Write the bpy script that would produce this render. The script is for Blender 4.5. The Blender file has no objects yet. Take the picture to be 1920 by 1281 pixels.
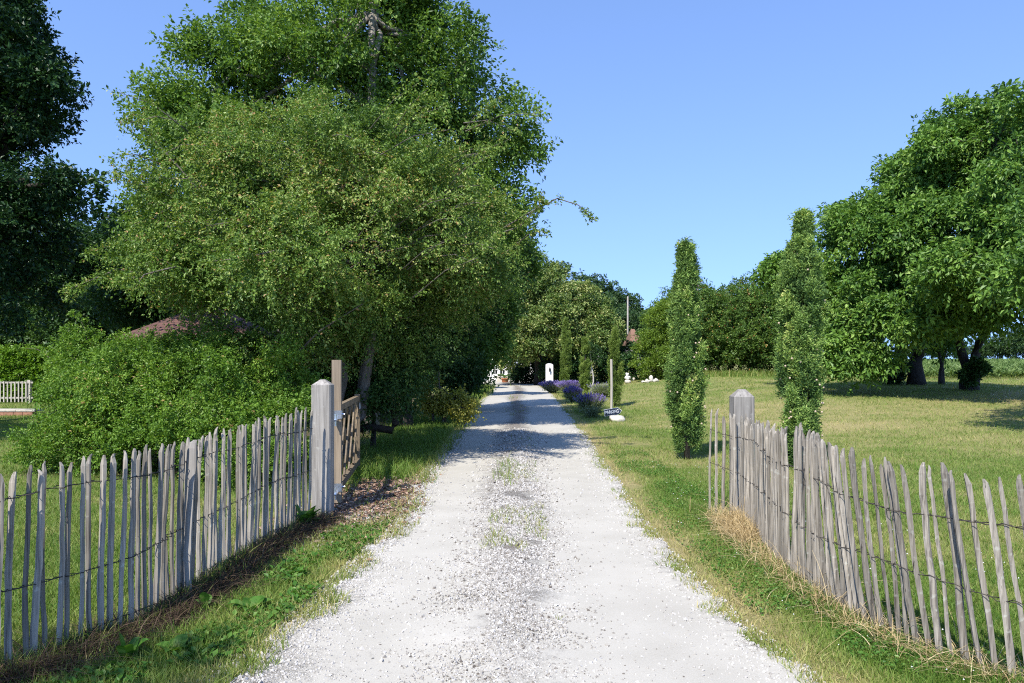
import bpy, math, random
import numpy as np
from mathutils import Vector, Matrix

# ------------------------------------------------------------------ camera, sky, sun, exposure
S = bpy.context.scene
COL = S.collection
F = 1400.0; CX = 960.0; HY = 675.0; EYE = 1.6      # photograph: focal length in px, centre column, eye-level row, eye height
SUN_EL = math.radians(50); SHX, SHY = 0.447, 0.8945      # shadows fall to the right and away from the camera
cam_d = bpy.data.cameras.new("camera"); cam = bpy.data.objects.new("camera", cam_d); COL.objects.link(cam)
cam.location = (0, 0, EYE); cam.rotation_euler = (math.pi/2, 0, 0)
cam_d.sensor_width = 36.0; cam_d.lens = F/1920*36; cam_d.shift_y = (HY-640.5)/1920
cam_d.clip_start = 0.05; cam_d.clip_end = 3000
S.camera = cam
W = bpy.data.worlds.new("World"); S.world = W; W.use_nodes = True
nt = W.node_tree; bg = nt.nodes["Background"]
sky = nt.nodes.new("ShaderNodeTexSky"); sky.sky_type = 'NISHITA'; sky.sun_disc = False
sky.sun_elevation = SUN_EL; sky.sun_rotation = math.atan2(-SHX, -SHY) % (2*math.pi)
sky.air_density = 1.0; sky.dust_density = 0.0; sky.ozone_density = 4.5; sky.altitude = 0
tc_ = nt.nodes.new("ShaderNodeTexCoord"); mp_ = nt.nodes.new("ShaderNodeMapping"); mp_.inputs["Scale"].default_value = (1, 1, .70); mp_.inputs["Location"].default_value = (0, 0, .22)
nt.links.new(tc_.outputs["Generated"], mp_.inputs[0]); nt.links.new(mp_.outputs[0], sky.inputs["Vector"])   # a cleaner horizon than the plain model
sm_ = nt.nodes.new("ShaderNodeMix"); sm_.data_type = 'RGBA'; sm_.blend_type = 'MULTIPLY'; sm_.inputs[0].default_value = 1; sm_.inputs[7].default_value = (.97, .95, 1.04, 1)
nt.links.new(sky.outputs[0], sm_.inputs[6]); nt.links.new(sm_.outputs[2], bg.inputs[0]); bg.inputs[1].default_value = 0.15
sl = bpy.data.lights.new("sun", 'SUN'); sl.energy = 3.9; sl.angle = math.radians(0.53); sl.color = (1.0, 0.95, 0.86)
so = bpy.data.objects.new("sun", sl); COL.objects.link(so); so.location = (-20, -26, 40)
so.rotation_euler = Vector((SHX*math.cos(SUN_EL), SHY*math.cos(SUN_EL), -math.sin(SUN_EL))).to_track_quat('-Z', 'Y').to_euler()
S.view_settings.view_transform = 'Standard'; S.view_settings.look = 'None'
S.view_settings.exposure = 1.0; S.view_settings.gamma = 1.0
S.render.engine = 'CYCLES'
S.cycles.max_bounces = 6; S.cycles.diffuse_bounces = 3; S.cycles.glossy_bounces = 2; S.cycles.transmission_bounces = 4
S.cycles.use_adaptive_sampling = False; S.cycles.use_denoising = False; S.cycles.filter_width = 1.1
S.cycles.caustics_reflective = False; S.cycles.caustics_refractive = False

# ------------------------------------------------------------------ helpers
def X(px, d): return (px-CX)/F*d
def Z(py, d): return EYE-(py-HY)/F*d
def P(px, py, d): return np.array([X(px, d), d, Z(py, d)])
def ss(a, b, x):
    t = np.clip((np.asarray(x, float)-a)/(b-a), 0, 1); return t*t*(3-2*t)
def hash2(ix, iy, s):
    h = (ix.astype(np.int64)*374761393+iy.astype(np.int64)*668265263+s*982451653) & 0x7fffffff
    h = ((h ^ (h >> 13))*1274126177) & 0x7fffffff
    return ((h ^ (h >> 16)) & 0xffff)/65535.0
def noise2(x, y, s=0):
    x = np.asarray(x, float); y = np.asarray(y, float)
    ix = np.floor(x); iy = np.floor(y); fx = x-ix; fy = y-iy
    fx = fx*fx*(3-2*fx); fy = fy*fy*(3-2*fy)
    a = hash2(ix, iy, s); b = hash2(ix+1, iy, s); c = hash2(ix, iy+1, s); d = hash2(ix+1, iy+1, s)
    return (a*(1-fx)+b*fx)*(1-fy)+(c*(1-fx)+d*fx)*fy
def fbm(x, y, s=0, o=4):
    t = 0; a = 0.5; n = 0
    for k in range(o):
        t = t+a*noise2(np.asarray(x)*2**k, np.asarray(y)*2**k, s+k); n += a; a *= 0.55
    return t/n
def gz(x, y):
    x = np.asarray(x, float); y = np.asarray(y, float)
    r = 0.62*ss(12, 31, y)*ss(3, 11, x)
    r = r+0.35*ss(60, 200, y)*ss(3, 30, x)
    r = r+11*ss(70, 150, y)*(1-ss(4, 34, x-(y-90)*0.1))*ss(-30, 2, x)          # wooded rise far behind the house
    return r+0.02*(fbm(x*0.7, y*0.7, 5, 2)-.5)
def unit(v):
    v = np.asarray(v, float); return v/np.maximum(np.linalg.norm(v, axis=-1, keepdims=True), 1e-9)

def new_mesh(name, V, Fc, smooth=False, attrs=None):
    """V (n,3), Fc (m,k) or a list of such arrays."""
    V = np.asarray(V, np.float32)
    if not isinstance(Fc, (list, tuple)): Fc = [Fc]
    Fc = [np.asarray(f, np.int32) for f in Fc if len(f)]
    me = bpy.data.meshes.new(name)
    me.vertices.add(len(V)); me.vertices.foreach_set("co", V.ravel())
    loops = np.concatenate([f.ravel() for f in Fc])
    counts = np.concatenate([np.full(len(f), f.shape[1], np.int32) for f in Fc])
    starts = np.concatenate([[0], np.cumsum(counts)[:-1]]).astype(np.int32)
    me.loops.add(len(loops)); me.loops.foreach_set("vertex_index", loops)
    me.polygons.add(len(counts)); me.polygons.foreach_set("loop_start", starts)
    me.polygons.foreach_set("use_smooth", np.full(len(counts), bool(smooth)))
    for k, (dom, a) in (attrs or {}).items():
        at = me.attributes.new(k, 'FLOAT', dom); at.data.foreach_set("value", np.asarray(a, np.float32))
    me.update(calc_edges=True); me.validate()
    return me
def link(name, me, mat, parent=None):
    o = bpy.data.objects.new(name, me); COL.objects.link(o)
    if mat is not None: me.materials.append(mat)
    if parent is not None: o.parent = parent
    return o
def tag(o, label=None, cat=None, group=None, kind=None):
    if label: o["label"] = label
    if cat: o["category"] = cat
    if group: o["group"] = group
    if kind: o["kind"] = kind
    return o
def empty(name, loc, label, cat, group=None):
    o = bpy.data.objects.new(name, None); COL.objects.link(o); o.location = [float(c) for c in loc]
    o.empty_display_size = 0.2
    return tag(o, label, cat, group)
def copy_tree(o, parent=None):
    c = o.copy(); COL.objects.link(c)
    if parent is not None: c.parent = parent
    for ch in o.children: copy_tree(ch, c)
    return c

class MB:
    """collects verts and faces of one mesh"""
    def __init__(s): s.v = []; s.q = []; s.t = []; s.n = 0; s.at = []
    def add(s, V, Q=None, T=None):
        V = np.asarray(V, float)
        if Q is not None and len(Q): s.q.append(np.asarray(Q, int)+s.n)
        if T is not None and len(T): s.t.append(np.asarray(T, int)+s.n)
        s.v.append(V); s.n += len(V)
    def box(s, a, b, rot=0, piv=(0, 0), M=None):
        x0, y0, z0 = a; x1, y1, z1 = b
        V = np.array([[x0,y0,z0],[x1,y0,z0],[x1,y1,z0],[x0,y1,z0],[x0,y0,z1],[x1,y0,z1],[x1,y1,z1],[x0,y1,z1]], float)
        if rot:
            c, n = math.cos(rot), math.sin(rot); d = V[:, :2]-piv
            V[:, 0] = piv[0]+c*d[:, 0]-n*d[:, 1]; V[:, 1] = piv[1]+n*d[:, 0]+c*d[:, 1]
        if M is not None: V = np.array([list(M @ Vector(v)) for v in V])
        s.add(V, [[0,3,2,1],[4,5,6,7],[0,1,5,4],[1,2,6,5],[2,3,7,6],[3,0,4,7]])
    def tube(s, pts, rad, k=6, cap=True):
        p = np.asarray(pts, float); n = len(p); r = np.broadcast_to(np.asarray(rad, float), (n,))
        t = unit(np.gradient(p, axis=0))
        ref = np.where(np.abs(t[:, 2:3]) > 0.9, [[1., 0, 0]], [[0, 0, 1.]])
        a = unit(np.cross(t, ref)); b = np.cross(t, a)
        th = np.arange(k)/k*2*math.pi
        V = p[:, None]+r[:, None, None]*(np.cos(th)[None, :, None]*a[:, None]+np.sin(th)[None, :, None]*b[:, None])
        i = np.arange(n-1)[:, None]*k; j = np.arange(k)[None]; j2 = (j+1) % k
        Q = np.stack([i+j, i+j2, i+k+j2, i+k+j], -1).reshape(-1, 4)
        T = []
        V = V.reshape(-1, 3)
        if cap:
            V = np.vstack([V, p[:1], p[-1:]]); m = n*k
            T = [[m, (q+1) % k, q] for q in range(k)]+[[m+1, (n-1)*k+q, (n-1)*k+(q+1) % k] for q in range(k)]
        s.add(V, Q, T)
    def lathe(s, prof, c=(0, 0, 0), k=20):
        pr = np.asarray(prof, float); n = len(pr); th = np.arange(k)/k*2*math.pi
        V = np.stack([pr[:, None, 0]*np.cos(th), pr[:, None, 0]*np.sin(th), np.repeat(pr[:, 1:2], k, 1)], -1).reshape(-1, 3)+np.asarray(c)
        i = np.arange(n-1)[:, None]*k; j = np.arange(k)[None]; j2 = (j+1) % k
        s.add(V, np.stack([i+j, i+j2, i+k+j2, i+k+j], -1).reshape(-1, 4))
    def blob(s, c, r, seed=0, rough=0.18, nu=14, nv=9, flat=None):
        rg = np.random.default_rng(seed); u = np.arange(nu)/nu*2*math.pi; v = np.linspace(0, math.pi, nv)
        D = np.stack([np.sin(v)[:, None]*np.cos(u), np.sin(v)[:, None]*np.sin(u), np.repeat(np.cos(v)[:, None], nu, 1)], -1)
        f = np.ones(D.shape[:2])
        for k in range(7):
            w = unit(rg.normal(size=3)); f += rough*0.5*np.sin((D@w)*rg.uniform(2, 6)+rg.uniform(0, 6))
        V = D*f[..., None]
        if flat is not None: V[..., 2] = np.clip(V[..., 2], -flat, flat)
        V = (V*np.asarray(r)+np.asarray(c)).reshape(-1, 3)
        i = np.arange(nv-1)[:, None]*nu; j = np.arange(nu)[None]; j2 = (j+1) % nu
        s.add(V, np.stack([i+j, i+nu+j, i+nu+j2, i+j2], -1).reshape(-1, 4))
    def build(s, name, mat, parent=None, smooth=False, attrs=None, off=None):
        V = np.vstack(s.v)
        if off is not None: V = V-np.asarray(off)
        fs = []
        if s.q: fs.append(np.vstack(s.q))
        if s.t: fs.append(np.vstack(s.t))
        return link(name, new_mesh(name, V, fs, smooth, attrs), mat, parent)

# ------------------------------------------------------------------ materials
def mat(name):
    m = bpy.data.materials.new(name); m.use_nodes = True
    return m, m.node_tree, m.node_tree.nodes["Principled BSDF"]
def N(t, typ, **kw):
    n = t.nodes.new(typ)
    for k, v in kw.items(): setattr(n, k, v)
    return n
def ramp(t, stops, fac):
    n = N(t, "ShaderNodeValToRGB"); e = n.color_ramp.elements
    e[0].position, e[0].color = stops[0][0], (*stops[0][1], 1); e[1].position, e[1].color = stops[-1][0], (*stops[-1][1], 1)
    for p, c in stops[1:-1]:
        q = e.new(p); q.color = (*c, 1)
    t.links.new(fac, n.inputs[0]); return n.outputs[0]
def attr(t, name):
    n = N(t, "ShaderNodeAttribute", attribute_name=name); return n.outputs["Fac"]
def noise(t, scale, detail=4, rough=.55, vec=None, stretch=None):
    n = N(t, "ShaderNodeTexNoise"); n.inputs["Scale"].default_value = scale; n.inputs["Detail"].default_value = detail
    n.inputs["Roughness"].default_value = rough
    if vec is None:
        vec = N(t, "ShaderNodeTexCoord").outputs["Object"]
    if stretch:
        mp = N(t, "ShaderNodeMapping"); mp.inputs["Scale"].default_value = stretch; t.links.new(vec, mp.inputs[0]); vec = mp.outputs[0]
    t.links.new(vec, n.inputs["Vector"]); return n.outputs["Fac"]
def mixc(t, fac, a, b, mode='MIX'):
    n = N(t, "ShaderNodeMix", data_type='RGBA', blend_type=mode)
    for sock, v in ((n.inputs[0], fac), (n.inputs[6], a), (n.inputs[7], b)):
        if hasattr(v, "links"): t.links.new(v, sock)
        else: sock.default_value = v if isinstance(v, (int, float)) else (*v, 1)
    return n.outputs[2]
def math_(t, op, a, b=None, c=None):
    n = N(t, "ShaderNodeMath", operation=op)
    for i, v in enumerate((a, b, c)):
        if v is None: continue
        if hasattr(v, "links"): t.links.new(v, n.inputs[i])
        else: n.inputs[i].default_value = v
    return n.outputs[0]
def bump(t, b, h, strength=.5, dist=.01):
    n = N(t, "ShaderNodeBump"); n.inputs["Strength"].default_value = strength; n.inputs["Distance"].default_value = dist
    t.links.new(h, n.inputs["Height"]); t.links.new(n.outputs[0], b.inputs["Normal"])
def leaf_mat(name, stops, transl=.35, rough=.45, spec=.28, tcol=(1.25, 1.25, .55), gain=1.0):
    m, t, b = mat(name); stops = [(p, tuple(min(.85, v*gain) for v in c)) for p, c in stops]
    c = ramp(t, stops, attr(t, "tint"))
    t.links.new(c, b.inputs["Base Color"]); b.inputs["Roughness"].default_value = rough; b.inputs["Specular IOR Level"].default_value = spec
    tr = N(t, "ShaderNodeBsdfTranslucent"); t.links.new(mixc(t, 1.0, c, tcol, 'MULTIPLY'), tr.inputs[0])
    mx = N(t, "ShaderNodeMixShader"); mx.inputs[0].default_value = transl
    t.links.new(b.outputs[0], mx.inputs[1]); t.links.new(tr.outputs[0], mx.inputs[2])
    t.links.new(mx.outputs[0], t.nodes["Material Output"].inputs[0]); return m
def wood_mat(name, dark, light, zs=1.5, fine=40, rough=.85, per_obj=.35, lichen=0):
    m, t, b = mat(name)
    n = noise(t, 1.0, 6, .65, stretch=(fine, fine, zs)); n2 = noise(t, 3.0, 3)
    mid = tuple((a+c)/2 for a, c in zip(dark, light))
    c = ramp(t, [(.30, dark), (.44, mid), (.62, light)], n)
    c = mixc(t, math_(t, 'MULTIPLY', n2, .5), c, tuple(v*.55 for v in mid), 'MIX')
    if lichen:
        c = mixc(t, ramp(t, [(.62, (0, 0, 0)), (.72, (lichen,)*3)], noise(t, 22, 3)), c, (.5, .5, .44))
    ck = noise(t, 1.0, 3, .6, stretch=(fine*1.4, fine*1.4, zs*.5))
    c = mixc(t, ramp(t, [(.30, (1, 1, 1)), (.36, (0, 0, 0))], ck), c, tuple(v*.35 for v in dark))
    oi = N(t, "ShaderNodeObjectInfo")
    c = mixc(t, 1.0, c, ramp(t, [(0, (1-per_obj,)*3), (1, (1+per_obj*.6,)*3)], oi.outputs["Random"]), 'MULTIPLY')
    t.links.new(c, b.inputs["Base Color"]); b.inputs["Roughness"].default_value = rough; b.inputs["Specular IOR Level"].default_value = .2
    bump(t, b, n, .6, .004); return m
def bark_mat(name, dark, light, sc=6):
    m, t, b = mat(name); n = noise(t, sc, 6, .7, stretch=(3, 3, .6)); n2 = noise(t, sc*6, 3)
    c = ramp(t, [(.3, dark), (.7, light)], n); t.links.new(c, b.inputs["Base Color"]); b.inputs["Roughness"].default_value = .9
    bump(t, b, math_(t, 'ADD', n, math_(t, 'MULTIPLY', n2, .3)), .8, .03); return m
def plain(name, col, rough=.7, metal=0, var=.15, sc=12, bp=0):
    m, t, b = mat(name); n = noise(t, sc, 4)
    c = ramp(t, [(.3, tuple(v*(1-var) for v in col)), (.7, tuple(min(1, v*(1+var)) for v in col))], n)
    t.links.new(c, b.inputs["Base Color"]); b.inputs["Roughness"].default_value = rough; b.inputs["Metallic"].default_value = metal
    if bp: bump(t, b, n, .5, bp)
    return m

M_haw = leaf_mat("hawthorn_leaf", [(0, (.022, .05, .010)), (.4, (.066, .118, .02)), (.72, (.13, .185, .04)), (.9, (.235, .26, .085)), (1, (.22, .14, .06))], .3, gain=1.75)
M_tall = leaf_mat("broad_leaf", [(0, (.03, .065, .013)), (.5, (.072, .132, .022)), (.85, (.12, .195, .038)), (1, (.19, .26, .075))], .35, gain=1.60)
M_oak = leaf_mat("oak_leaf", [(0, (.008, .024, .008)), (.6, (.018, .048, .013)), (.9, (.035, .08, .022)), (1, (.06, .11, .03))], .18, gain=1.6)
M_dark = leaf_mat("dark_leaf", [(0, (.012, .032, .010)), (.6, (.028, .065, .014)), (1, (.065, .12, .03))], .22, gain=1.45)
M_shrub = leaf_mat("shrub_leaf", [(0, (.03, .07, .012)), (.4, (.075, .145, .018)), (.8, (.14, .23, .035)), (.95, (.22, .29, .06)), (1, (.26, .18, .07))], .35, gain=1.50)
M_vine = leaf_mat("vine_leaf", [(0, (.05, .12, .012)), (.5, (.11, .21, .02)), (1, (.20, .31, .04))], .4, gain=1.20)
M_linden = leaf_mat("linden_leaf", [(0, (.03, .06, .018)), (.45, (.07, .115, .025)), (.7, (.13, .165, .045)), (1, (.30, .30, .13))], .25, gain=1.70)
M_right = leaf_mat("walnut_leaf", [(0, (.022, .055, .012)), (.5, (.062, .122, .02)), (.85, (.115, .19, .035)), (1, (.18, .25, .07))], .3, gain=1.8)
M_far = leaf_mat("far_leaf", [(0, (.02, .045, .018)), (.6, (.04, .08, .025)), (1, (.075, .125, .04))], .2, gain=1.30)
M_wood = leaf_mat("copse_leaf", [(0, (.03, .065, .015)), (.6, (.07, .125, .022)), (.93, (.12, .18, .035)), (1, (.30, .13, .05))], .3, gain=1.50)
M_lite = leaf_mat("pale_leaf", [(0, (.06, .11, .015)), (.6, (.13, .20, .025)), (1, (.21, .28, .05))], .4, gain=1.30)
M_yell = leaf_mat("yellow_leaf", [(0, (.10, .13, .02)), (.5, (.24, .24, .05)), (1, (.42, .38, .12))], .4, gain=1.5)
M_cyp = leaf_mat("cypress_leaf", [(0, (.03, .06, .018)), (.5, (.085, .135, .035)), (.85, (.15, .205, .05)), (1, (.24, .24, .09))], .25, .6, .2, gain=2.3)
M_cypy = leaf_mat("young_cypress_leaf", [(0, (.08, .13, .03)), (.5, (.19, .28, .06)), (1, (.32, .40, .11))], .35, .6, .2)
M_lav = leaf_mat("lavender_leaf", [(0, (.09, .13, .06)), (.6, (.23, .27, .15)), (1, (.40, .42, .27))], .25)
M_lavf = leaf_mat("lavender_flower", [(0, (.09, .065, .22)), (.5, (.19, .14, .40)), (1, (.36, .30, .56))], .25, tcol=(1, 1, 1))
M_grass = leaf_mat("grass_blade", [(0, (.035, .085, .012)), (.3, (.085, .152, .024)), (.55, (.15, .20, .045)), (.78, (.25, .245, .09)), (1, (.40, .33, .16))], .35, .55, .25, gain=1.4)
M_weed = leaf_mat("weed_leaf", [(0, (.03, .10, .012)), (.6, (.08, .19, .025)), (1, (.17, .28, .06))], .35)
M_hay = leaf_mat("hay_blade", [(0, (.26, .18, .08)), (.5, (.50, .38, .19)), (1, (.70, .58, .36))], .3, .6, .2, (1.1, 1, .8))
M_dry = leaf_mat("dry_stem", [(0, (.03, .022, .016)), (.6, (.085, .058, .038)), (1, (.22, .16, .10))], .1, .8, .1, (1, 1, 1))
M_litter = leaf_mat("fallen_leaf", [(0, (.09, .05, .035)), (.5, (.26, .16, .11)), (1, (.5, .38, .30))], .15, .7, .2, (1, 1, 1))
M_maize = leaf_mat("maize_leaf", [(0, (.07, .13, .035)), (.6, (.15, .23, .065)), (1, (.27, .34, .13))], .3)
M_peb = leaf_mat("pebble_stone", [(0, (.06, .05, .042)), (.2, (.15, .13, .11)), (.5, (.31, .29, .26)), (1, (.52, .50, .47))], 0.0, .85, .25)
M_picket = wood_mat("chestnut_picket", (.06, .05, .04), (.45, .405, .34), 2.2, 85, .85, .38, .5)
M_post = wood_mat("weathered_post", (.12, .108, .096), (.40, .372, .335), 1.2, 26, .85, .12, .3)
M_gate = wood_mat("gate_timber", (.08, .06, .042), (.26, .20, .13), 1.5, 30, .8, .12, .3)
M_stile = wood_mat("stile_timber", (.14, .11, .08), (.36, .285, .205), 1.0, 26, .75, .08)
M_slat = wood_mat("old_slat", (.30, .27, .23), (.55, .51, .44), 1.0, 20, .9, .1)
M_bark = bark_mat("bark", (.035, .028, .022), (.12, .095, .075))
M_bark2 = bark_mat("grey_bark", (.045, .038, .032), (.2, .175, .145))
M_ash = bark_mat("pale_grey_bark", (.11, .10, .085), (.36, .32, .28))
M_barkd = bark_mat("dark_bark", (.012, .010, .008), (.045, .036, .028))
M_birch = bark_mat("pale_bark", (.25, .23, .21), (.62, .59, .55), 9)
M_wire = plain("rusty_wire", (.045, .038, .033), .7, .4, .4, 60)
M_zinc = plain("galvanised_steel", (.62, .66, .72), .32, .9, .15, 30)
M_stone = plain("limestone", (.50, .465, .40), .9, 0, .18, 14, .02)
M_white = plain("white_render", (.72, .71, .68), .9, 0, .05, 3)
M_trim = plain("white_paint", (.78, .78, .76), .5, 0, .03, 5)
M_glass, t_, b_ = mat("dark_glass"); b_.inputs["Base Color"].default_value = (.015, .018, .02, 1); b_.inputs["Roughness"].default_value = .06
M_shut = plain("grey_shutter", (.34, .38, .46), .6, 0, .06, 8)
M_terra = plain("terracotta", (.42, .14, .06), .8, 0, .15, 20)
M_iron = plain("black_iron", (.02, .02, .022), .5, .6, .2, 30)
M_navy = plain("navy_board", (.018, .028, .055), .6, 0, .1, 20)
M_lett = plain("white_lettering", (.72, .73, .74), .6, 0, .03, 10)
M_cone = plain("cypress_cone", (.46, .36, .26), .8, 0, .2, 40)
M_slatd = plain("grey_stone_wall", (.22, .20, .18), .9, 0, .25, 5, .02)
M_brick = plain("brick_edging", (.30, .15, .10), .9, 0, .3, 9, .01)
M_pole = plain("grey_pole", (.27, .245, .215), .85, 0, .12, 5)
def roof_mat(name, a, b_, sx, sy):
    m, t, b = mat(name); br = N(t, "ShaderNodeTexBrick"); br.offset = .5
    uv = N(t, "ShaderNodeTexCoord").outputs["UV"]; mp = N(t, "ShaderNodeMapping"); mp.inputs["Scale"].default_value = (sx, sy, 1)
    t.links.new(uv, mp.inputs[0]); t.links.new(mp.outputs[0], br.inputs[0])
    br.inputs["Color1"].default_value = (*a, 1); br.inputs["Color2"].default_value = (*b_, 1); br.inputs["Mortar"].default_value = (.05, .03, .025, 1)
    br.inputs["Scale"].default_value = 1; br.inputs["Mortar Size"].default_value = .04; br.inputs["Brick Width"].default_value = .6; br.inputs["Row Height"].default_value = .5
    c = mixc(t, math_(t, 'MULTIPLY', noise(t, 5, 5), .7), br.outputs[0], tuple(v*.5 for v in a))
    t.links.new(c, b.inputs["Base Color"]); b.inputs["Roughness"].default_value = .9; bump(t, b, br.outputs[1], -.6, .02); return m
M_roof = roof_mat("clay_tile", (.155, .075, .06), (.11, .052, .045), 5, 4)
M_roof2 = roof_mat("orange_tile", (.30, .165, .10), (.24, .12, .075), 5, 4)

# ground: grass, dry patches, bare soil come from attributes of the sheet
M_ground, t, b = mat("lawn_ground")
n1 = noise(t, 60, 5, .7); n2 = noise(t, 9, 5, .65); n3 = noise(t, 1.1, 4)
g = ramp(t, [(.25, (.07, .11, .018)), (.5, (.165, .20, .055)), (.75, (.265, .285, .095))], math_(t, 'ADD', math_(t, 'MULTIPLY', n1, .55), math_(t, 'MULTIPLY', n2, .45)))
d = ramp(t, [(.3, (.22, .185, .08)), (.7, (.46, .39, .19))], n1)
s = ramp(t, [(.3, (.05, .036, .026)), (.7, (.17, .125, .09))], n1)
dm = math_(t, 'ADD', attr(t, "dry"), math_(t, 'MULTIPLY', math_(t, 'SUBTRACT', n2, .5), .9)); dmr = N(t, "ShaderNodeMapRange"); dmr.inputs[1].default_value = .25; dmr.inputs[2].default_value = .9
t.links.new(dm, dmr.inputs[0])
c = mixc(t, dmr.outputs[0], g, d)
sm = math_(t, 'ADD', attr(t, "soil"), math_(t, 'MULTIPLY', math_(t, 'SUBTRACT', n2, .5), .8)); smr = N(t, "ShaderNodeMapRange"); smr.inputs[1].default_value = .35; smr.inputs[2].default_value = .7
t.links.new(sm, smr.inputs[0])
c = mixc(t, smr.outputs[0], c, s)
t.links.new(c, b.inputs["Base Color"]); b.inputs["Roughness"].default_value = .95; b.inputs["Specular IOR Level"].default_value = .1
bump(t, b, math_(t, 'ADD', n1, math_(t, 'MULTIPLY', n2, 1.5)), .9, .03)

# driveway: white limestone; loose = coarse stones with dark gaps, dirt = brown fines
M_drive, t, b = mat("limestone_gravel")
co = N(t, "ShaderNodeTexCoord").outputs["Object"]
vo = N(t, "ShaderNodeTexVoronoi"); vo.inputs["Scale"].default_value = 95; t.links.new(co, vo.inputs["Vector"])
ve = N(t, "ShaderNodeTexVoronoi", feature='DISTANCE_TO_EDGE'); ve.inputs["Scale"].default_value = 95; t.links.new(co, ve.inputs["Vector"])
nf = noise(t, 130, 4, .7); nm = noise(t, 14, 5, .65); nl = noise(t, 1.6, 4)
fine = ramp(t, [(.3, (.345, .325, .28)), (.55, (.435, .412, .36)), (.8, (.495, .47, .42))], math_(t, 'ADD', math_(t, 'MULTIPLY', nf, .5), math_(t, 'MULTIPLY', nl, .5)))
rnd = N(t, "ShaderNodeSeparateColor"); t.links.new(vo.outputs["Color"], rnd.inputs[0])
stones = ramp(t, [(0, (.07, .06, .05)), (.3, (.19, .17, .145)), (.55, (.36, .34, .31)), (1, (.54, .52, .49))], rnd.outputs[0])
stones = mixc(t, ramp(t, [(.02, (1, 1, 1)), (.09, (0, 0, 0))], ve.outputs["Distance"]), stones, (.11, .095, .075))
lm = math_(t, 'ADD', attr(t, "loose"), math_(t, 'MULTIPLY', math_(t, 'SUBTRACT', nm, .5), 1.1)); lmr = N(t, "ShaderNodeMapRange"); lmr.inputs[1].default_value = .2; lmr.inputs[2].default_value = .95
t.links.new(lm, lmr.inputs[0])
c = mixc(t, lmr.outputs[0], fine, stones)
dm = math_(t, 'ADD', attr(t, "dirt"), math_(t, 'MULTIPLY', math_(t, 'SUBTRACT', nm, .5), 1.2)); dmr = N(t, "ShaderNodeMapRange"); dmr.inputs[1].default_value = .45; dmr.inputs[2].default_value = .85; dmr.inputs[4].default_value = .75
t.links.new(dm, dmr.inputs[0])
c = mixc(t, dmr.outputs[0], c, ramp(t, [(.35, (.13, .10, .075)), (.65, (.40, .33, .26))], nf))
t.links.new(c, b.inputs["Base Color"]); b.inputs["Roughness"].default_value = .95; b.inputs["Specular IOR Level"].default_value = .15
hgt = math_(t, 'ADD', math_(t, 'MULTIPLY', nf, .35), math_(t, 'MULTIPLY', math_(t, 'MULTIPLY', ve.outputs["Distance"], lmr.outputs[0]), 3))
bump(t, b, hgt, .7, .012)

# ------------------------------------------------------------------ ground sheet and driveway
def drive_edges(y):
    ys = [-30, 2.2, 3.7, 4.72, 5.97, 7.6, 9.96, 12.8, 17.9, 23.6, 29.9, 37, 45, 47, 53, 58]
    l = [-1.9, -1.62, -1.43, -1.27, -1.17, -1.05, -1.18, -1.12, -1.2, -1.2, -1.2, -1.0, -1.0, -1.2, -3.5, -3.5]
    r = [1.9, 1.65, 1.51, 1.36, 1.30, 1.28, 1.36, 1.42, 1.6, 1.68, 1.8, 1.85, 1.65, 1.6, 3.4, 3.4]
    return np.interp(y, ys, l), np.interp(y, ys, r)
def edge_noise(y, s): return .12*(fbm(y*1.6, y*0+s*9.1, s, 4)-.5)*2+.06*(noise2(y*9, y*0+3.3, s+40)-.5)*2
def on_drive(x, y, m=0.0):
    l, r = drive_edges(y)
    return (x > l+edge_noise(y, 1)-m) & (x < r+edge_noise(y, 2)+m)
def left_fence_x(y): return np.interp(y, [-2, 2.2, 3.73, 4.15, 4.5, 5.2, 6.2, 7.1, 7.5], [-6.9, -3.75, -2.58, -2.42, -2.26, -2.22, -2.18, -2.06, -2.03])
def right_fence_x(y): return np.interp(y, [-2, 2.2, 3.3, 3.78, 4.1, 4.68, 5.22, 6.17, 6.6, 7.3, 7.6, 7.9], [6.2, 3.6, 2.75, 2.42, 2.24, 2.12, 2.07, 2.11, 2.19, 2.26, 2.2, 2.09])
def fence_gap(x, y):
    """distance from the foot of the two fences (large elsewhere)"""
    a = np.where(y < 7.6, np.abs(x-left_fence_x(y)-.06), 9); b_ = np.where(y < 8.0, np.abs(x-right_fence_x(y)+.08), 9); return a, b_
def dryness(x, y):
    d = .72*fbm(x*.28, y*.6, 3, 4)+.62*fbm(x*1.5, y*2.6, 9, 3)-.31
    l, r = drive_edges(y)
    er = np.abs(x-r-.12); el = np.abs(x-l+.1)
    d = d+.40*(1-ss(.0, .28, er))*(y > 0)+.35*(1-ss(0, .25, el))
    d = d+.35*np.exp(-(((x-2.0)/.75)**2+((y-14.5)/1.6)**2))+.25*np.exp(-(((x-2.5)/.6)**2+((y-11)/1.2)**2))
    d = d+.10*ss(10, 20, y)*ss(2.2, 5, x)+.14*np.exp(-((y-20)/7)**2)*ss(4, 7, x)
    d = d-.12*(x < -2.6)
    d = d-.42*ss(0.2, .5, er)*(1-ss(1.0, 1.7, er))*(x > r)*(y < 11)
    return np.clip(d, 0, 1)
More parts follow.
